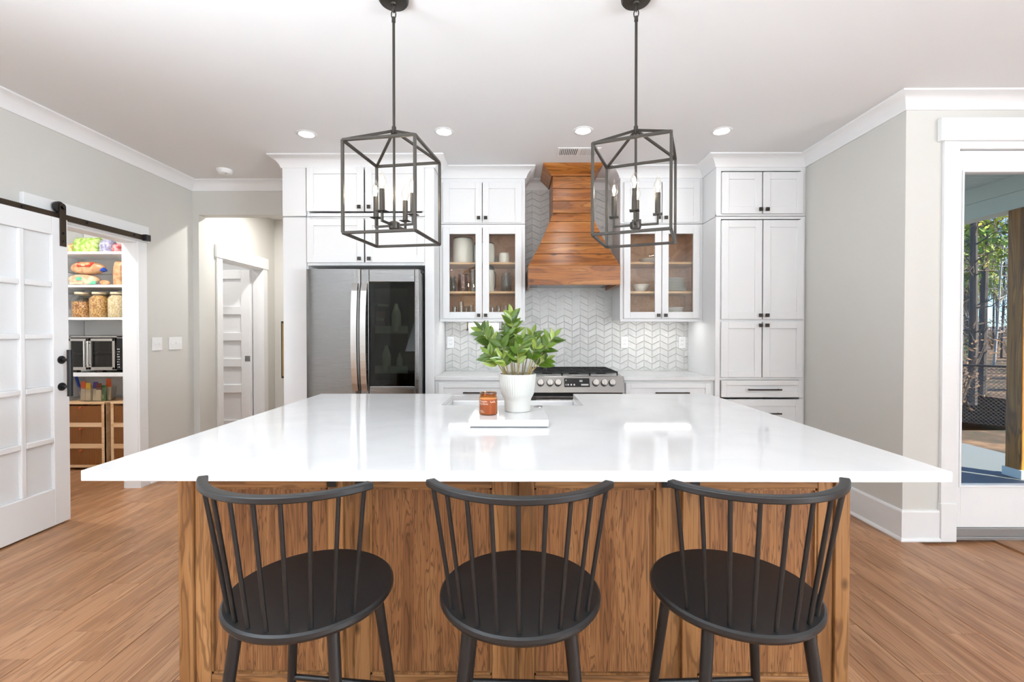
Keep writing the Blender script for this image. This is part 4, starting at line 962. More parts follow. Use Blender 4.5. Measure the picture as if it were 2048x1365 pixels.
# ------------------------------------------------------------------ island
IX, IY0, IY1, IZ = 1.185, 1.25, 2.82, .914
NX0, NX1, NY = -.378, .358, 2.378
o = MB().prism([(-IX, IY0, IZ-.03), (IX, IY0, IZ-.03), (IX, IY1, IZ-.03), (NX1, IY1, IZ-.03), (NX1, NY, IZ-.03), (NX0, NY, IZ-.03), (NX0, IY1, IZ-.03), (-IX, IY1, IZ-.03)], (0, 0, .03)).build('island_countertop', 'quartz', bevel=.003, seg=3)
tag(o, 'large white quartz island countertop notched for the sink', 'countertop')
BY = 1.595; BX0, BX1 = px(357.5, BY), px(1699, BY); BTZ = IZ-.031
isl = thing('kitchen_island', 'stained hickory island base with four framed front panels', 'island', (0, 2.2, 0))
MB().box(BX0+.02, BX1-.02, BY+.024, IY1-.06, .0, IZ-.29).box(BX0+.02, BX1-.02, BY+.024, 2.33, IZ-.29, BTZ).box(BX0+.02, NX0-.03, 2.33, IY1-.06, IZ-.29, BTZ).box(NX1+.03, BX1-.02, 2.33, IY1-.06, IZ-.29, BTZ).build('carcass', 'island_frame', isl)
for a, b_ in ((BX0, BX0+.05), (BX1-.05, BX1)):
    MB().box(a, b_, BY-.012, BY+.024, 0, BTZ).build('corner_post', 'island_frame', isl, bevel=.003)
for a in (BX0, BX1-.018): MB().box(a, a+.018, BY+.0245, IY1-.04, 0, BTZ).build('end_panel', 'island_wood', isl, bevel=.002)
secs = [(BX0+.051, px(684.5, BY)), (px(707, BY), px(1014.5, BY)), (px(1038, BY), px(1344, BY)), (px(1367, BY), BX1-.051)]
topb, botr = pz(977, BY), .095
for i, (a, b_) in enumerate(secs):
    fw = .053
    MB().box(a, a+fw, BY-.002, BY+.02, 0, BTZ).build('stile', 'island_frame', isl, bevel=.003)
    MB().box(b_-fw, b_, BY-.002, BY+.02, 0, BTZ).build('stile', 'island_frame', isl, bevel=.003)
    MB().box(a+fw+.0008, b_-fw-.0008, BY-.002, BY+.02, topb, BTZ).build('top_rail', 'island_rail', isl, bevel=.003)
    MB().box(a+fw+.0008, b_-fw-.0008, BY-.002, BY+.02, 0, botr).build('bottom_rail', 'island_rail', isl, bevel=.004)
    MB().box(a+fw-.004, b_-fw+.004, BY+.011, BY+.019, botr-.004, topb+.004).build('panel', 'island_wood', isl)
    MB().box(a+fw, a+fw+.007, BY+.003, BY+.011, botr, topb).box(b_-fw-.007, b_-fw, BY+.003, BY+.011, botr, topb).box(a+fw, b_-fw, BY+.003, BY+.011, botr, botr+.007).box(a+fw, b_-fw, BY+.003, BY+.011, topb-.007, topb).build('panel_bead', 'island_frame', isl)
for i in range(3): MB().box(secs[i][1]+.0008, secs[i+1][0]-.0008, BY+.012, BY+.022, 0, BTZ).build('divider_strip', 'island_frame', isl)
for u0, u1, lab in ((653, 670, 'black steel bracket under the counter left of the first divider'), (708.5, 725.5, 'black steel bracket under the counter right of the first divider'), (1326, 1343, 'black steel bracket under the counter left of the last divider'), (1384.5, 1402, 'black steel bracket under the counter right of the last divider')):
    a, b_ = px(u0, BY-.008), px(u1, BY-.008)
    MB().box(a, b_, BY-.008, BY-.0025, pz(976, BY-.008), BTZ).box(a, b_, IY0+.09, BY-.008, BTZ-.006, BTZ).build('counter_bracket', 'black_metal', isl, bevel=.001, seg=1)['label'] = lab
# apron sink in the notch
sk = thing('apron_sink', 'white fireclay apron sink set in the island', 'sink', (-.01, 2.6, IZ-.28))
sx0, sx1, sy0, sy1, sz0, sz1 = NX0-.022, NX1+.022, NY-.02, IY1+.02, IZ-.28, IZ-.042
w = .022
MB().box(sx0, sx0+w, sy0, sy1, sz0, sz1+.010).box(sx1-w, sx1, sy0, sy1, sz0, sz1+.010).box(sx0+w, sx1-w, sy0, sy0+w, sz0, sz1+.010).box(sx0+w, sx1-w, sy1-w-.008, sy1, sz0, sz1).box(sx0+w, sx1-w, sy0+w, sy1-w-.008, sz0, sz0+.02).build('basin', 'fireclay', sk, bevel=.006, seg=3)
MB().lathe([(.045, 0), (.04, .003), (.02, .001), (.001, .001)], (-.01, 2.6, sz0+.02), 24, False, False).build('drain', 'chrome', sk, smooth=True)
ax, ay, _ = onZ(1076, 814.5, IZ)
o = MB().lathe([(.022, 0), (.022, .004), (.019, .006), (.001, .0065)], (ax, ay, IZ), 24, False, False).build('air_switch', 'grey_metal', smooth=True); tag(o, 'small round metal button set in the counter before the sink', 'button')

# ------------------------------------------------------------------ tray, plant, candle
tz = .031
tr0, tr1 = onZ(937.5, 856, IZ), onZ(1097.5, 856, IZ); ty0 = tr0[1]
tr = thing('serving_tray', 'white square stone tray under plant and candle', 'tray', ((tr0[0]+tr1[0])/2, ty0+.14, IZ))
MB().box(tr0[0]+.006, tr1[0]-.006, ty0+.006, ty0+.274, IZ, IZ+.004).build('foot', 'shadow_gap', tr)  # dark inset strip, shade under the slab put into its colour
MB().box(tr0[0], tr1[0], ty0, ty0+.28, IZ+.004, IZ+tz).build('slab', 'quartz', tr, bevel=.002)
TZ = IZ+tz
pcx, pcy = px(1035, 2.03), 2.03
pl = thing('potted_plant', 'leafy green plant in a ribbed white pot on the tray', 'plant', (pcx, pcy, TZ))
# ribbed pot
ph = pz(747.5, 2.03)-TZ; rt = .0815; rb = .0565; n = 176; pr = []
zk = .055
prof_ = [(rb-.004, 0), (rb, .003), (rb+.0015, zk-.012), (rb+.004, zk), (rb+.010, zk+.012), (rb+.0155, zk+.022), (rt-.004, ph*.72), (rt, ph-.006), (rt-.001, ph), (rt-.005, ph), (rt-.006, ph-.03)]
mb = MB()
for (r_, z_) in prof_:
    for i in range(n):
        a = 2*math.pi*i/n; rib = (.0011 if (i//2) % 2 else 0) if zk+.02 < z_ < ph-.003 else 0
        mb.v.append((pcx+(r_-rib)*math.cos(a), pcy+(r_-rib)*math.sin(a), TZ+z_))
for k in range(len(prof_)-1):
    for i in range(n): j = (i+1) % n; mb.f.append((k*n+i, k*n+j, (k+1)*n+j, (k+1)*n+i))
mb.f.append(tuple(reversed(range(n)))); mb.build('pot', 'pot_white', pl, smooth=True, ang=25)
MB().lathe([(rt-.006, 0), (.001, .004)], (pcx, pcy, TZ+ph-.022), 32, False, True).build('soil', 'soil', pl)
t = NT('leaf_green'); oi = t.node('ShaderNodeObjectInfo'); rp = ramp(t, [(0, srgb(56,80,20)), (.4, srgb(78,106,26)), (.75, srgb(104,126,38)), (1, srgb(142,156,74))]); t.link(oi.outputs['Random'], rp.inputs[0]); t.link(rp.outputs[0], t.p.inputs['Base Color']); t.set(Roughness=.28); t.p.inputs['Subsurface Weight'].default_value = 0
t.p.inputs['Transmission Weight'].default_value = 0
plain('stem_green', srgb(150, 132, 84), .5)
def leaf_mesh(L, Wd, fold, curl):
    ns = 7; vs = []; fs = []
    for i in range(ns+1):
        f = i/ns; wd = Wd*(math.sin(math.pi*min(1, f*1.02)**.8))**.8*.5 if 0 < i < ns else .0006
        zc = curl*L*f*f
        vs += [(-wd, L*f, zc+fold*wd), (0, L*f, zc), (wd, L*f, zc+fold*wd)]
    for i in range(ns):
        a = i*3
        fs += [(a, a+1, a+4, a+3), (a+1, a+2, a+5, a+4)]
    me = MB().add(vs, fs).mesh('leaf', 'leaf_green', smooth=True, ang=180); return me
lms = [leaf_mesh(.066, .029, .5, -.15), leaf_mesh(.056, .025, .35, .1), leaf_mesh(.046, .020, .5, -.3), leaf_mesh(.074, .031, .3, -.05)]
q = random.Random(21)
def leaf(at, direc, nrm, k):
    y_ = direc.normalized(); z_ = (nrm-y_*nrm.dot(y_)).normalized(); x_ = y_.cross(z_)
    M = Matrix(((x_.x, y_.x, z_.x, at.x-pl.location.x), (x_.y, y_.y, z_.y, at.y-pl.location.y), (x_.z, y_.z, z_.z, at.z-pl.location.z), (0, 0, 0, 1)))
    obj_from('leaf', lms[k], pl, M)
soil_z = TZ+ph-.018
# (tip pixel, depth offset, curve, number of leaf pairs)
stems = [((958, 652), .03, 5, .55), ((1022, 620), .02, 6, .62), ((1112, 668), -.02, 4, .55), ((1068, 662), .04, 5, .55), ((975, 705), -.05, 4, .45), ((1000, 680), -.04, 5, .5), ((1020, 676), .05, 5, .55), ((1045, 672), -.05, 5, .5), ((1072, 690), -.03, 4, .5), ((1095, 717), .03, 3, .5), ((1014, 660), -.01, 5, .55), ((1052, 690), .02, 4, .5), ((984, 690), .05, 4, .5), ((1035, 700), -.07, 4, .45), ((1085, 680), .0, 4, .5), ((1003, 712), -.06, 3, .45)]
for i, ((u, v_), dy, pairs, start) in enumerate(stems):
    tip = Vector(onY(u, v_, pcy+dy)); a = q.uniform(0, 6.28)
    bx_ = pcx+max(-.05, min(.05, (tip.x-pcx)*.42))+q.uniform(-.008, .008); base = Vector((bx_, pcy+dy*.5+q.uniform(-.012, .012), soil_z-.004))
    tip = base+(tip-base)*.94
    mid = base.lerp(tip, .5)+Vector(((bx_-pcx)*-.12, 0, .018))
    P = lambda f: base*(1-f)**2+mid*2*f*(1-f)+tip*f*f
    MB().tube([P(k/8) for k in range(9)], [.0034-.0022*k/8 for k in range(9)], n=6).build('stem', 'stem_green', pl, smooth=True)
    for k in range(pairs):
        f = start+(1-start)*(k+.5)/pairs*.98 if k < pairs else 1; p = P(f); d = (P(min(1, f+.05))-P(f-.05)).normalized()
        sd_ = d.cross(Vector((q.uniform(-.5, .5), -1, q.uniform(-.2, .5)))).normalized()
        for s_ in (1, -1):
            dr_ = (d*q.uniform(.55, .95)+sd_*s_*q.uniform(.7, 1.0)+Vector((0, q.uniform(-.55, .25), q.uniform(-.1, .15))))
            leaf(p, dr_, Vector((q.uniform(-.3, .3), -1.0, q.uniform(.2, 1.0))), q.choice([0, 1, 3, 0]) if k < pairs-1 else q.choice([1, 2]))
    leaf(P(1), (tip-P(.9)).normalized()+Vector((q.uniform(-.2,.2), -.1, 0)), Vector((q.uniform(-.4,.4), -1, .4)), 2)
# amber candle jar
ccx, ccy = px(976.5, 1.945), 1.945; cr = .0385; chh = pz(785, 1.945)-TZ
thin_glass('amber_glass', (.86, .60, .36, 1), 1.2, .03)
cj = thing('candle_jar', 'amber glass candle jar on the tray beside the plant pot', 'candle', (ccx, ccy, TZ))
MB().lathe([(.001, .003), (cr-.004, .003), (cr-.002, .006), (cr-.002, chh*.72), (.001, chh*.72)], (ccx, ccy, TZ), 40, False, False).build('wax', 'amber_wax', cj, smooth=True)
MB().lathe([(cr-.003, 0), (cr, .004), (cr, chh*.74), (cr-.003, chh*.79), (cr-.005, chh*.80), (cr-.002, chh*.83), (cr-.005, chh*.86), (cr-.002, chh*.89), (cr-.005, chh*.92), (cr-.002, chh*.95), (cr-.003, chh), (cr-.006, chh), (cr-.008, chh*.8)], (ccx, ccy, TZ), 40, True, False).build('glass_jar', 'amber_glass', cj, smooth=True, ang=25)
def curved_text(body, size, ang0, z, parent, nm):
    me = text_mesh(nm, body, size, 'label_ink', extrude=.0)
    for v_ in me.vertices:
        a = ang0+v_.co.x/(cr+.0006); zz_ = z+v_.co.y
        v_.co = (math.sin(a)*(cr+.0006), -math.cos(a)*(cr+.0006), zz_)
    me.update(); return obj_from(nm, me, parent)
curved_text('Pumpkin', .0105, -.98, chh*.60, cj, 'lettering'); curved_text('Fig Clove', .0105, -1.0, chh*.49, cj, 'lettering')
def curved_strip(pts, wd, parent, nm):            # thin printed line on the glass: (angle, height) points
    r_ = cr+.0006; m = MB()
    for (a0, z0), (a1, z1) in zip(pts, pts[1:]):
        n = max(1, int(abs(a1-a0)/.08)); d = Vector((a1-a0)*r_ and ((a1-a0)*r_, z1-z0) or (1e-6, z1-z0)).normalized()*wd/2
        for k in range(n):
            q4 = []
            for f_, s_ in ((k/n, -1), ((k+1)/n, -1), ((k+1)/n, 1), (k/n, 1)):
                a = a0+(a1-a0)*f_-d.y*s_/r_; z = z0+(z1-z0)*f_+d.x*s_; q4.append((cj.location.x+math.sin(a)*r_, cj.location.y-math.cos(a)*r_, cj.location.z+z))
            m.add(q4, [(0, 1, 2, 3)])
    return m.build(nm, 'label_ink', parent)
sg = [(.25+.065*k, chh*(.60+.03*math.sin(k*1.9)+(.05 if k in (0, 7) else 0))) for k in range(11)]
curved_strip(sg, .0011, cj, 'script_mark'); curved_strip([(.28, chh*.585), (.85, chh*.60)], .0008, cj, 'script_mark')
for k in range(3): curved_strip([(-.95, chh*(.14+.045*k)), (-.35-.1*k, chh*(.14+.045*k))], .0009, cj, 'printed_line')

# ------------------------------------------------------------------ stools (own axes: y points to the island)
def stool(x, y, rz, label):
    T = thing('bar_stool', label, 'stool', (x, y, 0), 'bar stools along the island', rz)
    SH, SR = .65, .2005
    MB().lathe([(.001, -.026), (SR-.02, -.026), (SR-.006, -.022), (SR, -.013), (SR-.001, -.004), (SR-.006, 0), (.001, 0)], (0, 0, SH), 64, False, False).build('seat', 'stool_black', T, smooth=True, ang=30)
    # back rail: arc, leaning back
    RTOP, RH, RD = .957, .0155, .022; R0 = .252; yc = -.235+R0; half = math.asin(.2135/R0)
    n = 30; m = MB(); o = 0
    for i in range(n+1):
        a = -half+2*half*i/n
        for rr, zz_ in ((R0, RTOP-RH), (R0, RTOP), (R0-RD, RTOP), (R0-RD, RTOP-RH)): m.v.append((rr*math.sin(a), yc-rr*math.cos(a), zz_))
    for i in range(n):
        for j in range(4): m.f.append((i*4+j, i*4+(j+1) % 4, (i+1)*4+(j+1) % 4, (i+1)*4+j))
    m.f.append((0, 1, 2, 3)); m.f.append((n*4+3, n*4+2, n*4+1, n*4))
    m.build('back_rail', 'stool_black', T, smooth=True, bevel=.003, ang=35)
    for i in range(9):
        f = (i-4)/4; a = half*.93*f; top = Vector(((R0-RD/2)*math.sin(a), yc-(R0-RD/2)*math.cos(a), RTOP-RH+.004))
        b_ = R_B*f; bot = Vector((.182*math.sin(b_), -.182*math.cos(b_), SH-.004))
        MB().cyl(bot, top, .0050, .0050, 10).build('spindle', 'stool_black', T, smooth=True)
    legs = []
    for sx_, sy_ in ((-1, -1), (1, -1), (-1, 1), (1, 1)):
        t_ = Vector((sx_*.115, sy_*.115, SH-.02)); b_ = Vector((sx_*.178, sy_*.178, 0)); legs.append((t_, b_))
        MB().cyl(b_, t_, .0105, .0145, 14).build('leg', 'stool_black', T, smooth=True)
    at = lambda k, z_: legs[k][0].lerp(legs[k][1], (SH-.02-z_)/(SH-.02))
    for a, b_, z_ in ((2, 3, .292), (0, 1, .22), (0, 2, .18), (1, 3, .18)): MB().cyl(at(a, z_), at(b_, z_), .008, n=10).build('stretcher', 'stool_black', T, smooth=True)
    return T
R_B = 1.02
stool(-.513, 1.161, R(-6), 'black spindle-back bar stool at the sliding door end of the island')
stool(.014, 1.157, R(-1.5), 'black spindle-back bar stool in the middle of the three')
stool(.552, 1.167, R(2.5), 'black spindle-back bar stool at the patio door end of the island')

# ------------------------------------------------------------------ lantern pendants (own axes)
def pendant(x, y, rz, arm, label):
    T = thing('lantern_pendant', label, 'pendant light', (x, y, 0), 'lantern pendants over the island', rz)
    h = .155; z0, z1, za = 1.698, 2.077, 2.166; w = .0115
    fr_m = MB()
    for a, b_ in (((-h, -h), (h, -h)), ((h, -h), (h, h)), ((h, h), (-h, h)), ((-h, h), (-h, -h))):
        for z in (z0, z1): fr_m.bar((a[0], a[1], z), (b_[0], b_[1], z), w, w)
        fr_m.bar((a[0], a[1], z0), (a[0], a[1], z1), w, w, (0, 1, 0))
        fr_m.bar((a[0], a[1], z1), (a[0]*.03, a[1]*.03, za), w*.9, w*.9)
    fr_m.build('cage', 'pendant_metal', T, bevel=.0012, seg=1)
    MB().cyl((0, 0, za-.012), (0, 0, za+.02), .011, .009, 12).build('cap', 'pendant_metal', T, smooth=True)
    MB().cyl((0, 0, 1.77), (0, 0, za), .0055, n=10).build('inner_rod', 'pendant_metal', T, smooth=True)
    MB().cyl((0, 0, za), (0, 0, CEIL-.093), .006, n=10).cyl((0, 0, CEIL-.105), (0, 0, CEIL-.085), .0085, n=10).build('stem', 'pendant_metal', T, smooth=True)
    lp = MB(); 
    for cz_, turn in ((CEIL-.072, 0), (CEIL-.044, 1)):
        pts = [(math.cos(t_)*.010*(1-turn), math.cos(t_)*.010*turn, cz_+math.sin(t_)*.019) for t_ in [2*math.pi*i/16 for i in range(17)]]
        lp.tube(pts, .0026, n=6, cap=False)
    lp.build('chain_loop', 'pendant_metal', T, smooth=True)
    MB().lathe([(.012, -.032), (.014, -.026), (.058, -.020), (.064, -.012), (.065, 0)], (0, 0, CEIL), 36, True, False).build('canopy', 'pendant_metal', T, smooth=True)
    MB().lathe([(.001, 1.742), (.022, 1.742), (.024, 1.75), (.024, 1.768), (.016, 1.774), (.001, 1.776)], (0, 0, 0), 24, False, False).build('hub', 'pendant_metal', T, smooth=True)
    for k in range(4):
        a = arm+k*math.pi/2; c_, s_ = math.cos(a), math.sin(a); r_ = .092; X, Y = c_*r_, s_*r_
        MB().bar((c_*.018, s_*.018, 1.757), (X, Y, 1.757), .0085, .0085).bar((X, Y, 1.753), (X, Y, 1.797), .0085, .0085, (c_, s_, 0)).build('arm', 'pendant_metal', T)
        MB().prism([(X+math.cos(a+math.pi/4+j*math.pi/2)*.028, Y+math.sin(a+math.pi/4+j*math.pi/2)*.028, 1.796) for j in range(4)], (0, 0, .003)).build('drip_plate', 'pendant_metal', T)
        MB().cyl((X, Y, 1.799), (X, Y, 1.889), .0112, n=16).build('candle_sleeve', 'pendant_metal', T, smooth=True)
        b_ = MB().lathe([(.0075, 0), (.0105, .008), (.0165, .022), (.0172, .03), (.0145, .043), (.0085, .058), (.0035, .070), (.0012, .079)], (X, Y, 1.889), 18, False, True).build('bulb', 'bulb_glass', T, smooth=True)
        MB().lathe([(.002, .008), (.0055, .018), (.0062, .028), (.004, .040), (.001, .05)], (X, Y, 1.889), 10, True, True).build('filament', 'filament', b_, smooth=True)
    return T
pendant(-.525, 2.02, R(-9), R(-8.5), 'dark metal lantern pendant above the island in front of the fridge')
pendant(.527, 2.02, R(-22), R(4.5), 'dark metal lantern pendant above the island in front of the dish cabinet')
# ------------------------------------------------------------------ crocks, glass and dishes in the wall cabinets
DZ = .0002
s_top, s_mid, s_bot = SHZ[1]+DZ, SHZ[0]+DZ, UB+.0236+DZ
def crock(u0, u1, vtop, Y, z, label, rim=True, r=None):
    a, b_ = px(u0, Y), px(u1, Y); r = r or (b_-a)/2; c = ((a+b_)/2, Y, z); hgt = pz(vtop, Y)-z
    o = thing('crock', label, 'crock', c)
    MB().lathe([(r*.94, 0), (r*.97, .004), (r, hgt*.3), (r*.99, hgt*.8), (r*.93, hgt*.93), (r*.90, hgt*.955), (r*.84, hgt*.95), (r*.86, hgt*.3), (.001, hgt*.3)], c, 40, True, False).build('body', 'crock_glaze', o, smooth=True)
    MB().lathe([(r*.90, hgt*.955), (r*.95, hgt*.965), (r*.95, hgt), (r*.83, hgt), (r*.83, hgt*.95)], c, 40, False, False).build('rim', 'crock_rim' if rim else 'crock_glaze', o, smooth=True)
crock(906, 946.5, 477, 4.27, s_top, 'largest pale glazed crock with a dark rim on the top shelf')
crock(948, 989.5, 487.5, 4.29, s_top, 'medium pale glazed crock with a dark rim on the top shelf')
crock(998.5, 1019, 507, 4.24, s_top, 'small pale crock beside the medium crock', False)
def glass_jar(u0, u1, vtop, Y, z, label, prof, mat='jar_glass', name='glass_jar', extra=None, cat='jar', group=None):
    a, b_ = px(u0, Y), px(u1, Y); r = (b_-a)/2; c = ((a+b_)/2, Y, z); hgt = pz(vtop, Y)-z
    o = thing(name, label, cat, c, group)
    P = [(r*f, hgt*g) for f, g in prof]; inner = [(max(.001, x-.0022), y+(.003 if i == 0 else 0)) for i, (x, y) in enumerate(P)][::-1]
    MB().lathe(P+inner, c, 26, False, False).build('glass', mat, o, smooth=True)
    MB().lathe([(.001, .0005), (P[0][0], .0005)], c, 26, False, False).build('base', mat, o)
    if extra: extra(o, c, r, hgt)
    return o
tumb = [(.85, 0), (.97, .25), (1, 1)]; vase = [(.8, 0), (.98, .1), (1, .5), (.95, .8), (.8, .93), (.85, 1)]
thin_glass('pink_glass', (.93, .80, .76, 1), 1.8, .03)
def ribs(o, c, r, h_):
    for i in range(12):
        a = i*math.pi/6
        MB().cyl((c[0]+math.cos(a)*r*.97, c[1]+math.sin(a)*r*.97, c[2]+h_*.1), (c[0]+math.cos(a)*r*.97, c[1]+math.sin(a)*r*.97, c[2]+h_*.85), .0035, n=5).build('rib', 'jar_glass', o, smooth=True)
glass_jar(899, 912, 553, 4.25, s_mid, 'embossed glass jar beside the pink glass carafe', vase, extra=ribs)
glass_jar(915, 937, 548, 4.28, s_mid, 'pink tinted glass carafe on the middle shelf', [(.8, 0), (.95, .05), (1, .3), (.85, .85), (.95, 1)], 'pink_glass', 'glass_carafe', None, 'carafe')
glass_jar(939, 953, 540, 4.26, s_mid, 'tall plain glass vase on the middle shelf', tumb, name='glass_vase', cat='vase')
glass_jar(1002, 1023, 546, 4.26, s_mid, 'tall embossed glass canister on the middle shelf', vase, extra=ribs)
glass_jar(1031, 1041, 548, 4.30, s_mid, 'narrow glass jar at the side of the cabinet behind the door frame', vase)
Yc = 4.25; a, b_ = px(966, Yc), px(988.5, Yc); r = (b_-a)/2; c = ((a+b_)/2, Yc, s_mid); hgt = pz(532, Yc)-s_mid
o = thing('coffee_press', 'cream coffee press with a dark lid on the middle shelf', 'coffee press', c)
MB().lathe([(r*.95, 0), (r, .005), (r, hgt*.83), (.001, hgt*.83)], c, 28, True, False).build('body', 'crock_glaze', o, smooth=True)
MB().lathe([(r*1.03, hgt*.83), (r*1.03, hgt*.88), (r*.98, hgt*.96), (r*.5, hgt), (.001, hgt)], c, 28, True, False).build('lid', 'black_metal', o, smooth=True)
MB().tube([(c[0]+r*.95, Yc-.005, s_mid+hgt*.12), (c[0]+r*1.25, Yc-.005, s_mid+hgt*.2), (c[0]+r*1.25, Yc-.005, s_mid+hgt*.7), (c[0]+r*.95, Yc-.005, s_mid+hgt*.82)], .0045, 8).build('handle', 'black_metal', o, smooth=True)
for i, (u, v_, Yg, wd) in enumerate(((909, 613, 4.22, 10), (922, 604, 4.24, 12), (933, 613, 4.30, 10), (943, 611, 4.22, 10), (984, 615, 4.22, 10), (997, 612, 4.26, 10), (1012, 611, 4.22, 10), (1024, 614, 4.28, 9))):
    glass_jar(u-wd/2, u+wd/2, v_, Yg, s_bot, 'clear drinking glass on the bottom shelf of the crock cabinet', tumb, name='drinking_glass', cat='glass', group='drinking glasses in the crock cabinet')
glass_jar(989, 997, 512, 4.32, s_top, 'little clear glass jar behind the small crock', vase)
# dishes on the right
def dish(cx, cy, z, r, h_, label, name='plate', group=None, cat=None, deep=.55, bowl=False):
    if bowl: P = [(r*.45, 0), (r*.5, .003), (r*.78, h_*.4), (r*.95, h_*.8), (r, h_), (r-.003, h_), (r*.9, h_*.75), (r*.72, h_*.42), (r*.42, .006), (.001, .006)]
    else: P = [(r*deep, 0), (r*deep, .002), (r*.7, h_*.35), (r, h_), (r-.001, h_+.0015), (r*.68, h_*.35+.003), (r*deep, .005), (.001, .005)]
    o = MB().lathe(P, (cx, cy, z), 40, True, False).build(name, 'porcelain', smooth=True, ang=50); return tag(o, label, cat or ('bowl' if bowl else 'plate'), group)
Yd = 4.26
dish((px(1268, Yd)+px(1352, Yd))/2, Yd+.02, s_top, (px(1352, Yd)-px(1268, Yd))/2*.74, .040, 'wide shallow white serving platter on the top shelf', 'serving_platter', cat='platter')
bx_ = (px(1264, Yd)+px(1297.5, Yd))/2
dish(bx_, Yd, s_mid, .068, .052, 'lower white bowl of the pair on the middle shelf', 'bowl', 'bowls on the middle shelf', bowl=True)
dish(bx_, Yd, s_mid+.016, .077, .054, 'upper white bowl of the pair on the middle shelf', 'bowl', 'bowls on the middle shelf', bowl=True)
pxm = (px(1316, Yd)+px(1369, Yd))/2
for k in range(11):
    big = k < 3
    dish(pxm, Yd, s_mid+k*.0108, .132 if big else .118, .012, 'wide white plate low in the tall stack on the middle shelf' if big else 'white plate in the tall stack on the middle shelf', group='white plates in the dish cabinet')
for k in range(2):
    dish((px(1258, Yd)+px(1302, Yd))/2, Yd, s_bot+k*.010, .098, .013, 'shallow white plate on the bottom shelf beside the stacked bowls', group='low plates on the bottom shelf')
for k in range(4):
    dish((px(1326, Yd)+px(1367.5, Yd))/2, Yd, s_bot+k*.019, .092, .034, 'white soup bowl in the nested stack on the bottom shelf', 'bowl', 'soup bowls on the bottom shelf', bowl=True)

# ------------------------------------------------------------------ pantry shelves and what stands on them
SY = 4.30
shl = {}
for v_, nme in ((502.5, 'top'), (569.3, 'bread'), (635, 'jar'), (746.5, 'oven')):
    z = pz(v_, SY); shl[nme] = z
    lab = {'top': 'white pantry shelf holding the snack bags', 'bread': 'white pantry shelf holding the bread', 'jar': 'white pantry shelf holding the big cereal jars', 'oven': 'deep white pantry shelf under the toaster oven'}[nme]
    o = MB().box(PXL+.0125, XL-.119, SY, PYB-.0125, z-(.024 if nme != 'oven' else .036), z).build('pantry_shelf', 'trim_white', bevel=.002); tag(o, lab, 'shelf')
def bag(x0, x1, y0, y1, z, h_, mat, label, name='snack_bag', cat='bag', lie=False, rz=0, seed=1, group=None, band=None):
    """filled pouch: pillow between two crimped seams"""
    q = random.Random(seed); cx, cy = (x0+x1)/2, (y0+y1)/2; hw, hd_ = (x1-x0)/2, (y1-y0)/2
    o = thing(name, label, cat, (cx, cy, z), group)
    nu, nv = 14, 12; m = MB(); wob = [[q.uniform(-.07, .07) for _ in range(nu)] for _ in range(nv+1)]
    for j in range(nv+1):
        f = j/nv
        for i in range(nu):
            a = 2*math.pi*i/nu; c_, s_ = math.cos(a), math.sin(a); e = .55
            sx_ = math.copysign(abs(c_)**e, c_); sy_ = math.copysign(abs(s_)**e, s_)
            if lie: th = (max(.02, math.sin(math.pi*min(1, max(0, f))))**.45); m.v.append((cx-hw+2*hw*f, cy+sx_*hd_*th*(1+wob[j][i]), z+h_/2+sy_*h_/2*th*(1+(wob[j][i] if sy_ > 0 else 0))))
            else:
                th = max(.04, math.sin(math.pi*(.06+.92*f)))**.4 if f > .5 else 1-.12*(1-2*f)**2; m.v.append((cx+sx_*hw*(1+wob[j][i]*.5), cy+sy_*hd_*th*(1+wob[j][i]), z+h_*f))
    for j in range(nv):
        for i in range(nu): k = (i+1) % nu; m.f.append((j*nu+i, j*nu+k, (j+1)*nu+k, (j+1)*nu+i))
    m.f.append(tuple(reversed(range(nu)))); m.f.append(tuple(nv*nu+i for i in range(nu)))
    m.build('pouch', mat, o, smooth=True, ang=60)
    if not lie: MB().box(cx-hw*.96, cx+hw*.96, cy-.0012, cy+.0012, z+h_*.97, z+h_+.008).build('seam', mat, o)
    if band: MB().box(cx-hw*.45, cx+hw*.45, cy-hd_*1.03, cy-hd_*.99, z+h_*.25, z+h_*.72).build('label', band, o)
    return o
def stripes(name, c1, c2, sc, rough=.35):
    t = NT(name); tc = t.node('ShaderNodeTexCoord'); nz = t.node('ShaderNodeTexNoise'); nz.inputs['Scale'].default_value = sc; nz.inputs['Detail'].default_value = 3
    rp = ramp(t, [(.42, c1), (.58, c2)]); t.link(tc.outputs['Object'], nz.inputs['Vector']); t.link(nz.outputs['Fac'], rp.inputs[0]); t.link(rp.outputs[0], t.p.inputs['Base Color']); t.set(Roughness=rough)
stripes('bag_green', srgb(150,190,70), srgb(206,222,150), 30); stripes('bag_orange', srgb(240,160,90), srgb(250,200,150), 30); stripes('bag_lilac', srgb(140,136,170), srgb(196,194,212), 45); stripes('bag_red', srgb(214,88,96), srgb(240,170,168), 30)
stripes('bread_crust', srgb(196,142,98), srgb(216,172,130), 25); stripes('bread_wrap', srgb(206,166,128), srgb(224,204,176), 18)
plain('red_print', srgb(222, 66, 46), .35); plain('teal_print', srgb(110, 196, 160), .4); plain('blue_print', srgb(30, 70, 170), .3); plain('purple_print', srgb(70, 44, 120), .35); plain('brown_print', srgb(110, 50, 34), .35); plain('orange_print', srgb(206, 92, 40), .35); plain('yellow_print', srgb(220, 176, 60), .35); plain('green_print', srgb(60, 110, 40), .35); plain('cream_print', srgb(206, 190, 160), .4)
Yb = 4.40
def P2(u): return px(u, Yb)
zt = shl['top']+DZ; hb = lambda v_, z: pz(v_, Yb)-z
bag(P2(139), P2(152), 4.36, 4.46, zt, .085, 'bag_orange', 'orange snack bag beside the green bag on the top pantry shelf', seed=1)
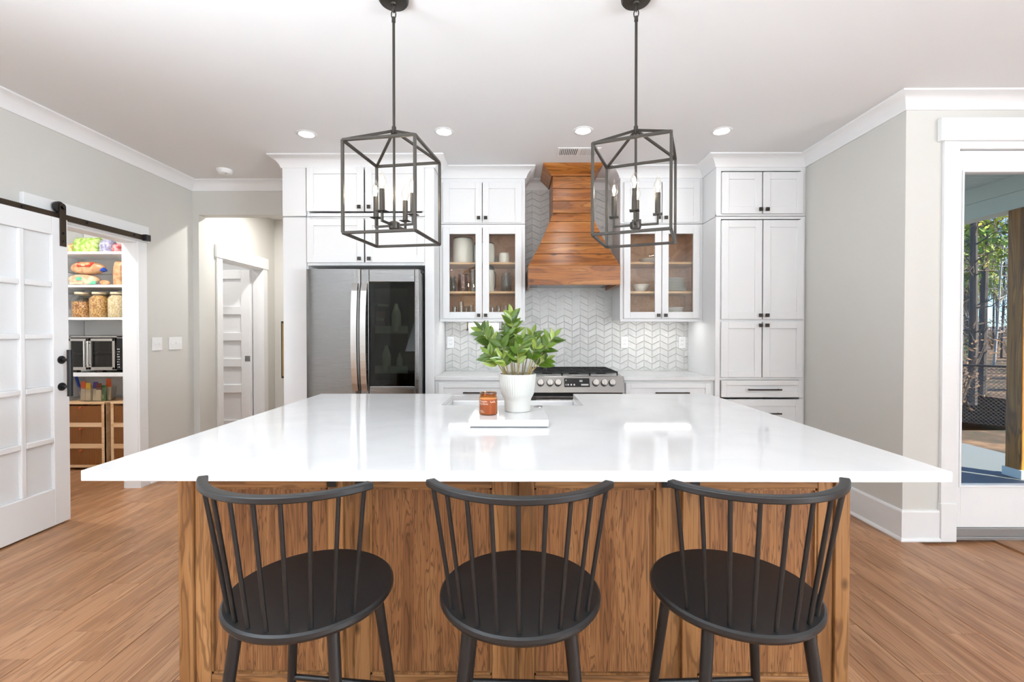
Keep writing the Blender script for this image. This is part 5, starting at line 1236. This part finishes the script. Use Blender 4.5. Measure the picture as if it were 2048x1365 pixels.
bag(P2(152)+.003, P2(203), 4.34, 4.48, zt, hb(476, zt), 'bag_green', 'large bright green snack bag on the top pantry shelf', seed=2)
bag(P2(204)+.003, P2(229), 4.35, 4.47, zt, hb(480, zt), 'bag_lilac', 'grey lilac snack bag on the top pantry shelf', seed=3)
bag(P2(229)+.004, P2(243), 4.36, 4.46, zt, .085, 'bag_red', 'small red snack bag on the top pantry shelf', seed=4)
zt = shl['bread']+DZ
o = bag(P2(142), P2(203), 4.335, 4.435, zt, .105, 'bread_wrap', 'pale wrapped loaf under the red-labelled loaf', 'bread_loaf', 'bread', True, seed=5)
MB().box(P2(166), P2(177), 4.333, 4.337, zt+.045, zt+.075).build('label', 'teal_print', o); MB().box(P2(186), P2(202), 4.35, 4.352, zt+.01, zt+.04).build('label', 'teal_print', o); MB().box(P2(154), P2(180), 4.3315, 4.334, zt+.008, zt+.03).build('barcode', 'cream_print', o)
zl = zt+.104
o = bag(P2(147), P2(214), 4.33, 4.445, zl, .120, 'bread_crust', 'sandwich loaf in a red-labelled bag lying on top of another loaf', 'bread_loaf', 'bread', True, seed=6)
MB().prism([(P2(166), 4.352, zl+.108), (P2(199), 4.352, zl+.108), (P2(195), 4.329, zl+.068), (P2(169), 4.329, zl+.068)], (0, -.004, .004)).build('label', 'red_print', o)
MB().box(P2(179), P2(186), 4.322, 4.327, zl+.074, zl+.088).build('emblem', 'cream_print', o)
MB().lathe([(.004, 0), (.03, .012), (.022, .03), (.004, .045)], (P2(216), 4.36, zl+.02), 14).build('twisted_end', 'blue_print', o, smooth=True)
o = bag(P2(203.5)+.012, P2(226), 4.35, 4.40, zt, .05, 'bread_crust', 'small twisted end of a bread bag with red print beside the loaves', 'bread_bag', 'bag', True, seed=8)
bag(P2(233), P2(250), 4.35, 4.44, zt, hb(524, zt), 'bread_crust', 'tall brown bag standing right of the bread', seed=7)
# cereal jars
zt = shl['jar']+DZ
stripes('granola', srgb(140,84,44), srgb(222,170,108), 90, .8); stripes('oats_toasted', srgb(170,112,56), srgb(226,186,122), 90, .8); stripes('oats', srgb(206,176,128), srgb(236,218,182), 90, .8); stripes('dark_grain', srgb(74,52,34), srgb(130,98,58), 80, .8); plain('lid_cream', srgb(232,214,180), .4)
def cereal(u0, u1, Y, fill, mat, label):
    a, b_ = px(u0, Y), px(u1, Y); r = (b_-a)/2; c = ((a+b_)/2, Y, zt); hgt = pz(584.5, 4.38)-zt
    o = thing('cereal_jar', label, 'jar', c, 'big jars on the pantry shelf')
    MB().lathe([(.001, .004), (r*.93, .004), (r*.955, .02), (r*.955, min(fill, .74)*hgt)]+([(r*.6, fill*hgt)] if fill > .76 else [])+[(.001, fill*hgt+.004)], c, 28, False, False).build('contents', mat, o, smooth=True)
    P = [(r*.9, 0), (r, .01), (r, hgt*.70), (r*.9, hgt*.80), (r*.68, hgt*.88), (r*.66, hgt*.93)]
    MB().lathe(P, c, 30, True, False).build('glass', 'jar_glass', o, smooth=True)
    MB().lathe([(r*.72, hgt*.915), (r*.73, hgt*.92), (r*.73, hgt*.985), (r*.70, hgt), (.001, hgt)], c, 30, True, False).build('lid', 'lid_cream', o, smooth=True)
cereal(149, 181.5, 4.39, .62, 'granola', 'glass jar two-thirds full of granola on the pantry shelf')
cereal(183.5, 216, 4.39, .86, 'oats_toasted', 'glass jar full of toasted oats on the pantry shelf')
cereal(220, 252, 4.39, .88, 'oats', 'glass jar full of pale oats on the pantry shelf')
for u, lab in ((172, 'dark grain jar behind the granola jar'), (205, 'dark grain jar behind the toasted oats jar'), (236, 'dark grain jar behind the pale oats jar')): cereal(u-14, u+14, 4.56, .8, 'dark_grain', lab)
# toaster oven
zt = shl['oven']+DZ; OYf = 4.31
ox0, ox1 = px(134.5, OYf), px(134.5, OYf)+.60; oz0, oz1 = zt+.022, pz(673, OYf)
o = thing('toaster_oven', 'stainless toaster oven with two glass doors on the pantry shelf', 'toaster oven', ((ox0+ox1)/2, 4.45, zt))
for a in (px(141, OYf), px(192, OYf), ox1-.06): MB().box(a, a+.038, OYf+.02, OYf+.06, zt, oz0).build('foot', 'oil_bronze', o)
cpx = px(229.5, OYf)
MB().box(ox0, ox1, OYf+.02, PYB-.03, oz0, oz0+.012).box(ox0, ox1, OYf+.02, PYB-.03, oz1-.012, oz1).box(ox0, ox0+.012, OYf+.02, PYB-.03, oz0, oz1).box(cpx, ox1, OYf+.02, PYB-.03, oz0, oz1).box(ox0, ox1, PYB-.04, PYB-.03, oz0, oz1).build('shell', 'oven_steel', o)
MB().box(ox0+.012, cpx, PYB-.046, PYB-.04, oz0+.012, oz1-.012).build('inner_wall', 'dark_cavity', o)
MB().box(cpx, ox1, OYf+.014, OYf+.02, oz0+.004, oz1-.018).build('control_panel', 'black_gloss', o)
for k in range(8):
    for j in range(2): MB().cyl((cpx+.014+j*.014, OYf+.0125, oz0+.03+k*.024), (cpx+.014+j*.014, OYf+.014, oz0+.03+k*.024), .0045, n=8).build('button', 'white_plastic' if (k+j) % 3 else 'grey_metal', o)
oxm = px(176, OYf)
for a, b_, hxx in ((ox0+.004, oxm-.002, oxm-.018), (oxm+.002, cpx-.004, oxm+.018)):
    f_ = .024; d = MB().box(a, a+f_, OYf, OYf+.018, oz0+.006, oz1-.022).box(b_-f_, b_, OYf, OYf+.018, oz0+.006, oz1-.022).box(a, b_, OYf, OYf+.018, oz0+.006, oz0+.006+f_).box(a, b_, OYf, OYf+.018, oz1-.022-f_, oz1-.022).build('door', 'oven_steel', o, bevel=.002)
    MB().box(a+f_, b_-f_, OYf+.008, OYf+.012, oz0+.006+f_, oz1-.022-f_).build('glass', 'oven_glass', d)
    MB().cyl((hxx, OYf-.025, oz0+.03), (hxx, OYf-.025, oz1-.045), .007, n=10).cyl((hxx, OYf-.025, oz0+.05), (hxx, OYf, oz0+.05), .005, n=8).cyl((hxx, OYf-.025, oz1-.065), (hxx, OYf, oz1-.065), .005, n=8).build('handle', 'oven_steel', d, smooth=True)
for zr_ in (.42, .52):
    rk = MB(); zz_ = oz0+(oz1-oz0)*zr_
    rk.cyl((ox0+.015, OYf+.03, zz_), (cpx-.005, OYf+.03, zz_), .003, n=6).cyl((ox0+.015, PYB-.06, zz_), (cpx-.005, PYB-.06, zz_), .003, n=6)
    for k in range(16): xx = ox0+.03+k*(cpx-ox0-.05)/15; rk.cyl((xx, OYf+.03, zz_), (xx, PYB-.06, zz_), .0016, n=5)
    rk.build('wire_rack', 'chrome', o)
# wooden drawer cubbies on the floor
KNB = MB().lathe([(.004, 0), (.004, .012), (.009, .018), (.008, .026), (.001, .028)], (0, 0, 0), 12, False, False).mesh('knob', 'orange_print', True)
def cubby(xa, xb, Yf, label, knob=True):
    o = thing('drawer_cubby', label, 'drawers', ((xa+xb)/2, Yf+.15, 0))
    zt_ = .628; Yk = PYB-.02; fw = .026
    zv = [(pz(939, Yf), pz(932, Yf)), (pz(898.6, Yf), pz(889.5, Yf)), (pz(855.5, Yf), pz(847, Yf)), (pz(813, Yf), zt_)]
    MB().box(xa, xa+.018, Yf, Yk, .0, zt_-.018).box(xb-.018, xb, Yf, Yk, .0, zt_-.018).box(xa+.018, xb-.018, Yk-.01, Yk, .02, zt_-.018).build('carcass', 'cubby_pine', o)
    MB().box(xa-.002, xb+.002, Yf-.004, Yk, zt_-.018, zt_).build('top', 'cubby_pine', o, bevel=.002)
    MB().box(xa, xa+fw, Yf-.002, Yf+.016, 0, zt_-.018).build('stile', 'cubby_pine', o); MB().box(xb-fw, xb, Yf-.002, Yf+.016, 0, zt_-.018).build('stile', 'cubby_pine', o)
    for a, b_ in zv[:-1]: MB().box(xa+fw, xb-fw, Yf-.002, Yf+.3, max(a, .012), b_).build('shelf_rail', 'cubby_pine', o)
    for k in range(3):
        z0, z1 = zv[k][1]+.002, zv[k+1][0]-.002
        d = MB().box(xa+fw+.002, xb-fw-.002, Yf+.002, Yf+.005, z0, z1).build('drawer', 'rib_glass', o)
        nr = 26; rb = MB()
        for j in range(nr): xx = xa+fw+.008+j*(xb-xa-2*fw-.016)/(nr-1); rb.box(xx-.0018, xx+.0018, Yf, Yf+.002, z0, z1)
        rb.build('ribbing', 'rib_glass', d)['kind'] = 'stuff'
        MB().box(xa+fw+.01, xb-fw-.01, Yf+.25, Yf+.255, z0, z1-.02).build('drawer_back', 'bread_crust', d)
        if knob: obj_from('knob', KNB, d).matrix_local = Matrix.Translation(Vector(((xa+xb)/2, Yf, z1-.014))-o.location) @ Matrix.Rotation(R(90), 4, 'X')
    return o
cy1 = 4.325; xr_ = px(207, cy1); xc_ = px(162, cy1); 
c1 = cubby(2*xc_-xr_, xr_, cy1, 'pine drawer unit with smoked ribbed fronts on the pantry floor')
c2 = cubby(px(220, cy1+.03), px(220, cy1+.03)+.37, cy1+.03, 'second pine drawer unit beside the one under the packet tub')
for k, (du, zz_) in enumerate(((-.09, .04), (-.02, .05), (.06, .04))):
    o = bag(xc_+du-.035, xc_+du+.035, cy1+.06+.001*k, cy1+.14, .0505, .10+.02*(k == 1), 'bread_wrap', ('first', 'middle', 'last')[k]+' brown packet inside the lowest pine drawer', 'packet', 'packet', seed=30+k)
# clear tub of packets on the cubby
bz = .628+DZ; tcx, tcy = (px(151, 4.40)+px(221, 4.40))/2, 4.44; trx = (px(221, 4.40)-px(151, 4.40))/2; tub_h = pz(776, 4.36)-bz
o = thing('clear_tub', 'clear plastic tub full of packets on the pine drawers', 'tub', (tcx, tcy, bz))
m = MB(); nn = 36
for rr, zz_ in ((.90, .001), (.92, .002), (1.0, tub_h), (.985, tub_h), (.905, .004), (.02, .004)):
    for i in range(nn): a = 2*math.pi*i/nn; m.v.append((tcx+math.cos(a)*trx*rr, tcy+math.sin(a)*.105*rr, bz+zz_))
for k in range(5):
    for i in range(nn): j = (i+1) % nn; m.f.append((k*nn+i, k*nn+j, (k+1)*nn+j, (k+1)*nn+i))
m.build('wall', 'plastic_clear', o, smooth=True)
pk = [('orange_print', 161, 764, 'orange topped snack packet'), ('yellow_print', 172, 767, 'yellow snack packet'), ('purple_print', 184, 765, 'purple topped snack packet'), ('brown_print', 196, 767, 'dark red snack packet'), ('green_print', 203, 772, 'green packet marked with a five'), ('orange_print', 206.5, 759, 'rust orange packet')]
for k, (mt, u, vt, lab) in enumerate(pk):
    x0, x1 = px(u-5, 4.38)+.0008, px(u+5, 4.38)-.0008; yy = 4.385+.014*(k % 3)+(.02 if k in (0, 5) else 0); z_ = bz+.0062; hh = pz(vt, 4.40)-z_
    oo = thing('snack_packet', lab+' in the clear tub', 'packet', ((x0+x1)/2, yy, z_), 'packets in the clear tub')
    MB().hexa([(x0, yy-.012, z_), (x1, yy-.012, z_), (x1, yy+.012, z_), (x0, yy+.012, z_)], [(x0, yy-.006, z_+hh*.62), (x1, yy-.006, z_+hh*.62), (x1, yy+.006, z_+hh*.62), (x0, yy+.006, z_+hh*.62)]).build('pouch', 'cream_print' if k != 4 else 'green_print', oo, bevel=.003)
    MB().hexa([(x0, yy-.006, z_+hh*.62), (x1, yy-.006, z_+hh*.62), (x1, yy+.006, z_+hh*.62), (x0, yy+.006, z_+hh*.62)], [(x0, yy-.002, z_+hh), (x1, yy-.002, z_+hh), (x1, yy+.002, z_+hh), (x0, yy+.002, z_+hh)]).build('top_fold', mt, oo, bevel=.002)
    if k == 4:
        tmx = text_mesh('lettering', '5', .05, 'cream_print', align='CENTER'); t5 = obj_from('lettering', tmx, oo); t5.matrix_local = Matrix.Translation((0, -.0128, .022)) @ Matrix.Rotation(R(86), 4, 'X')
o = MB().tube([(px(158, 4.47), 4.50, bz+.0125), (px(141, 4.47), 4.52, pz(752, 4.5))], .011, 12).build('wrap_roll', 'blue_print', smooth=True); tag(o, 'blue boxed wrap roll leaning beside the clear tub', 'roll')
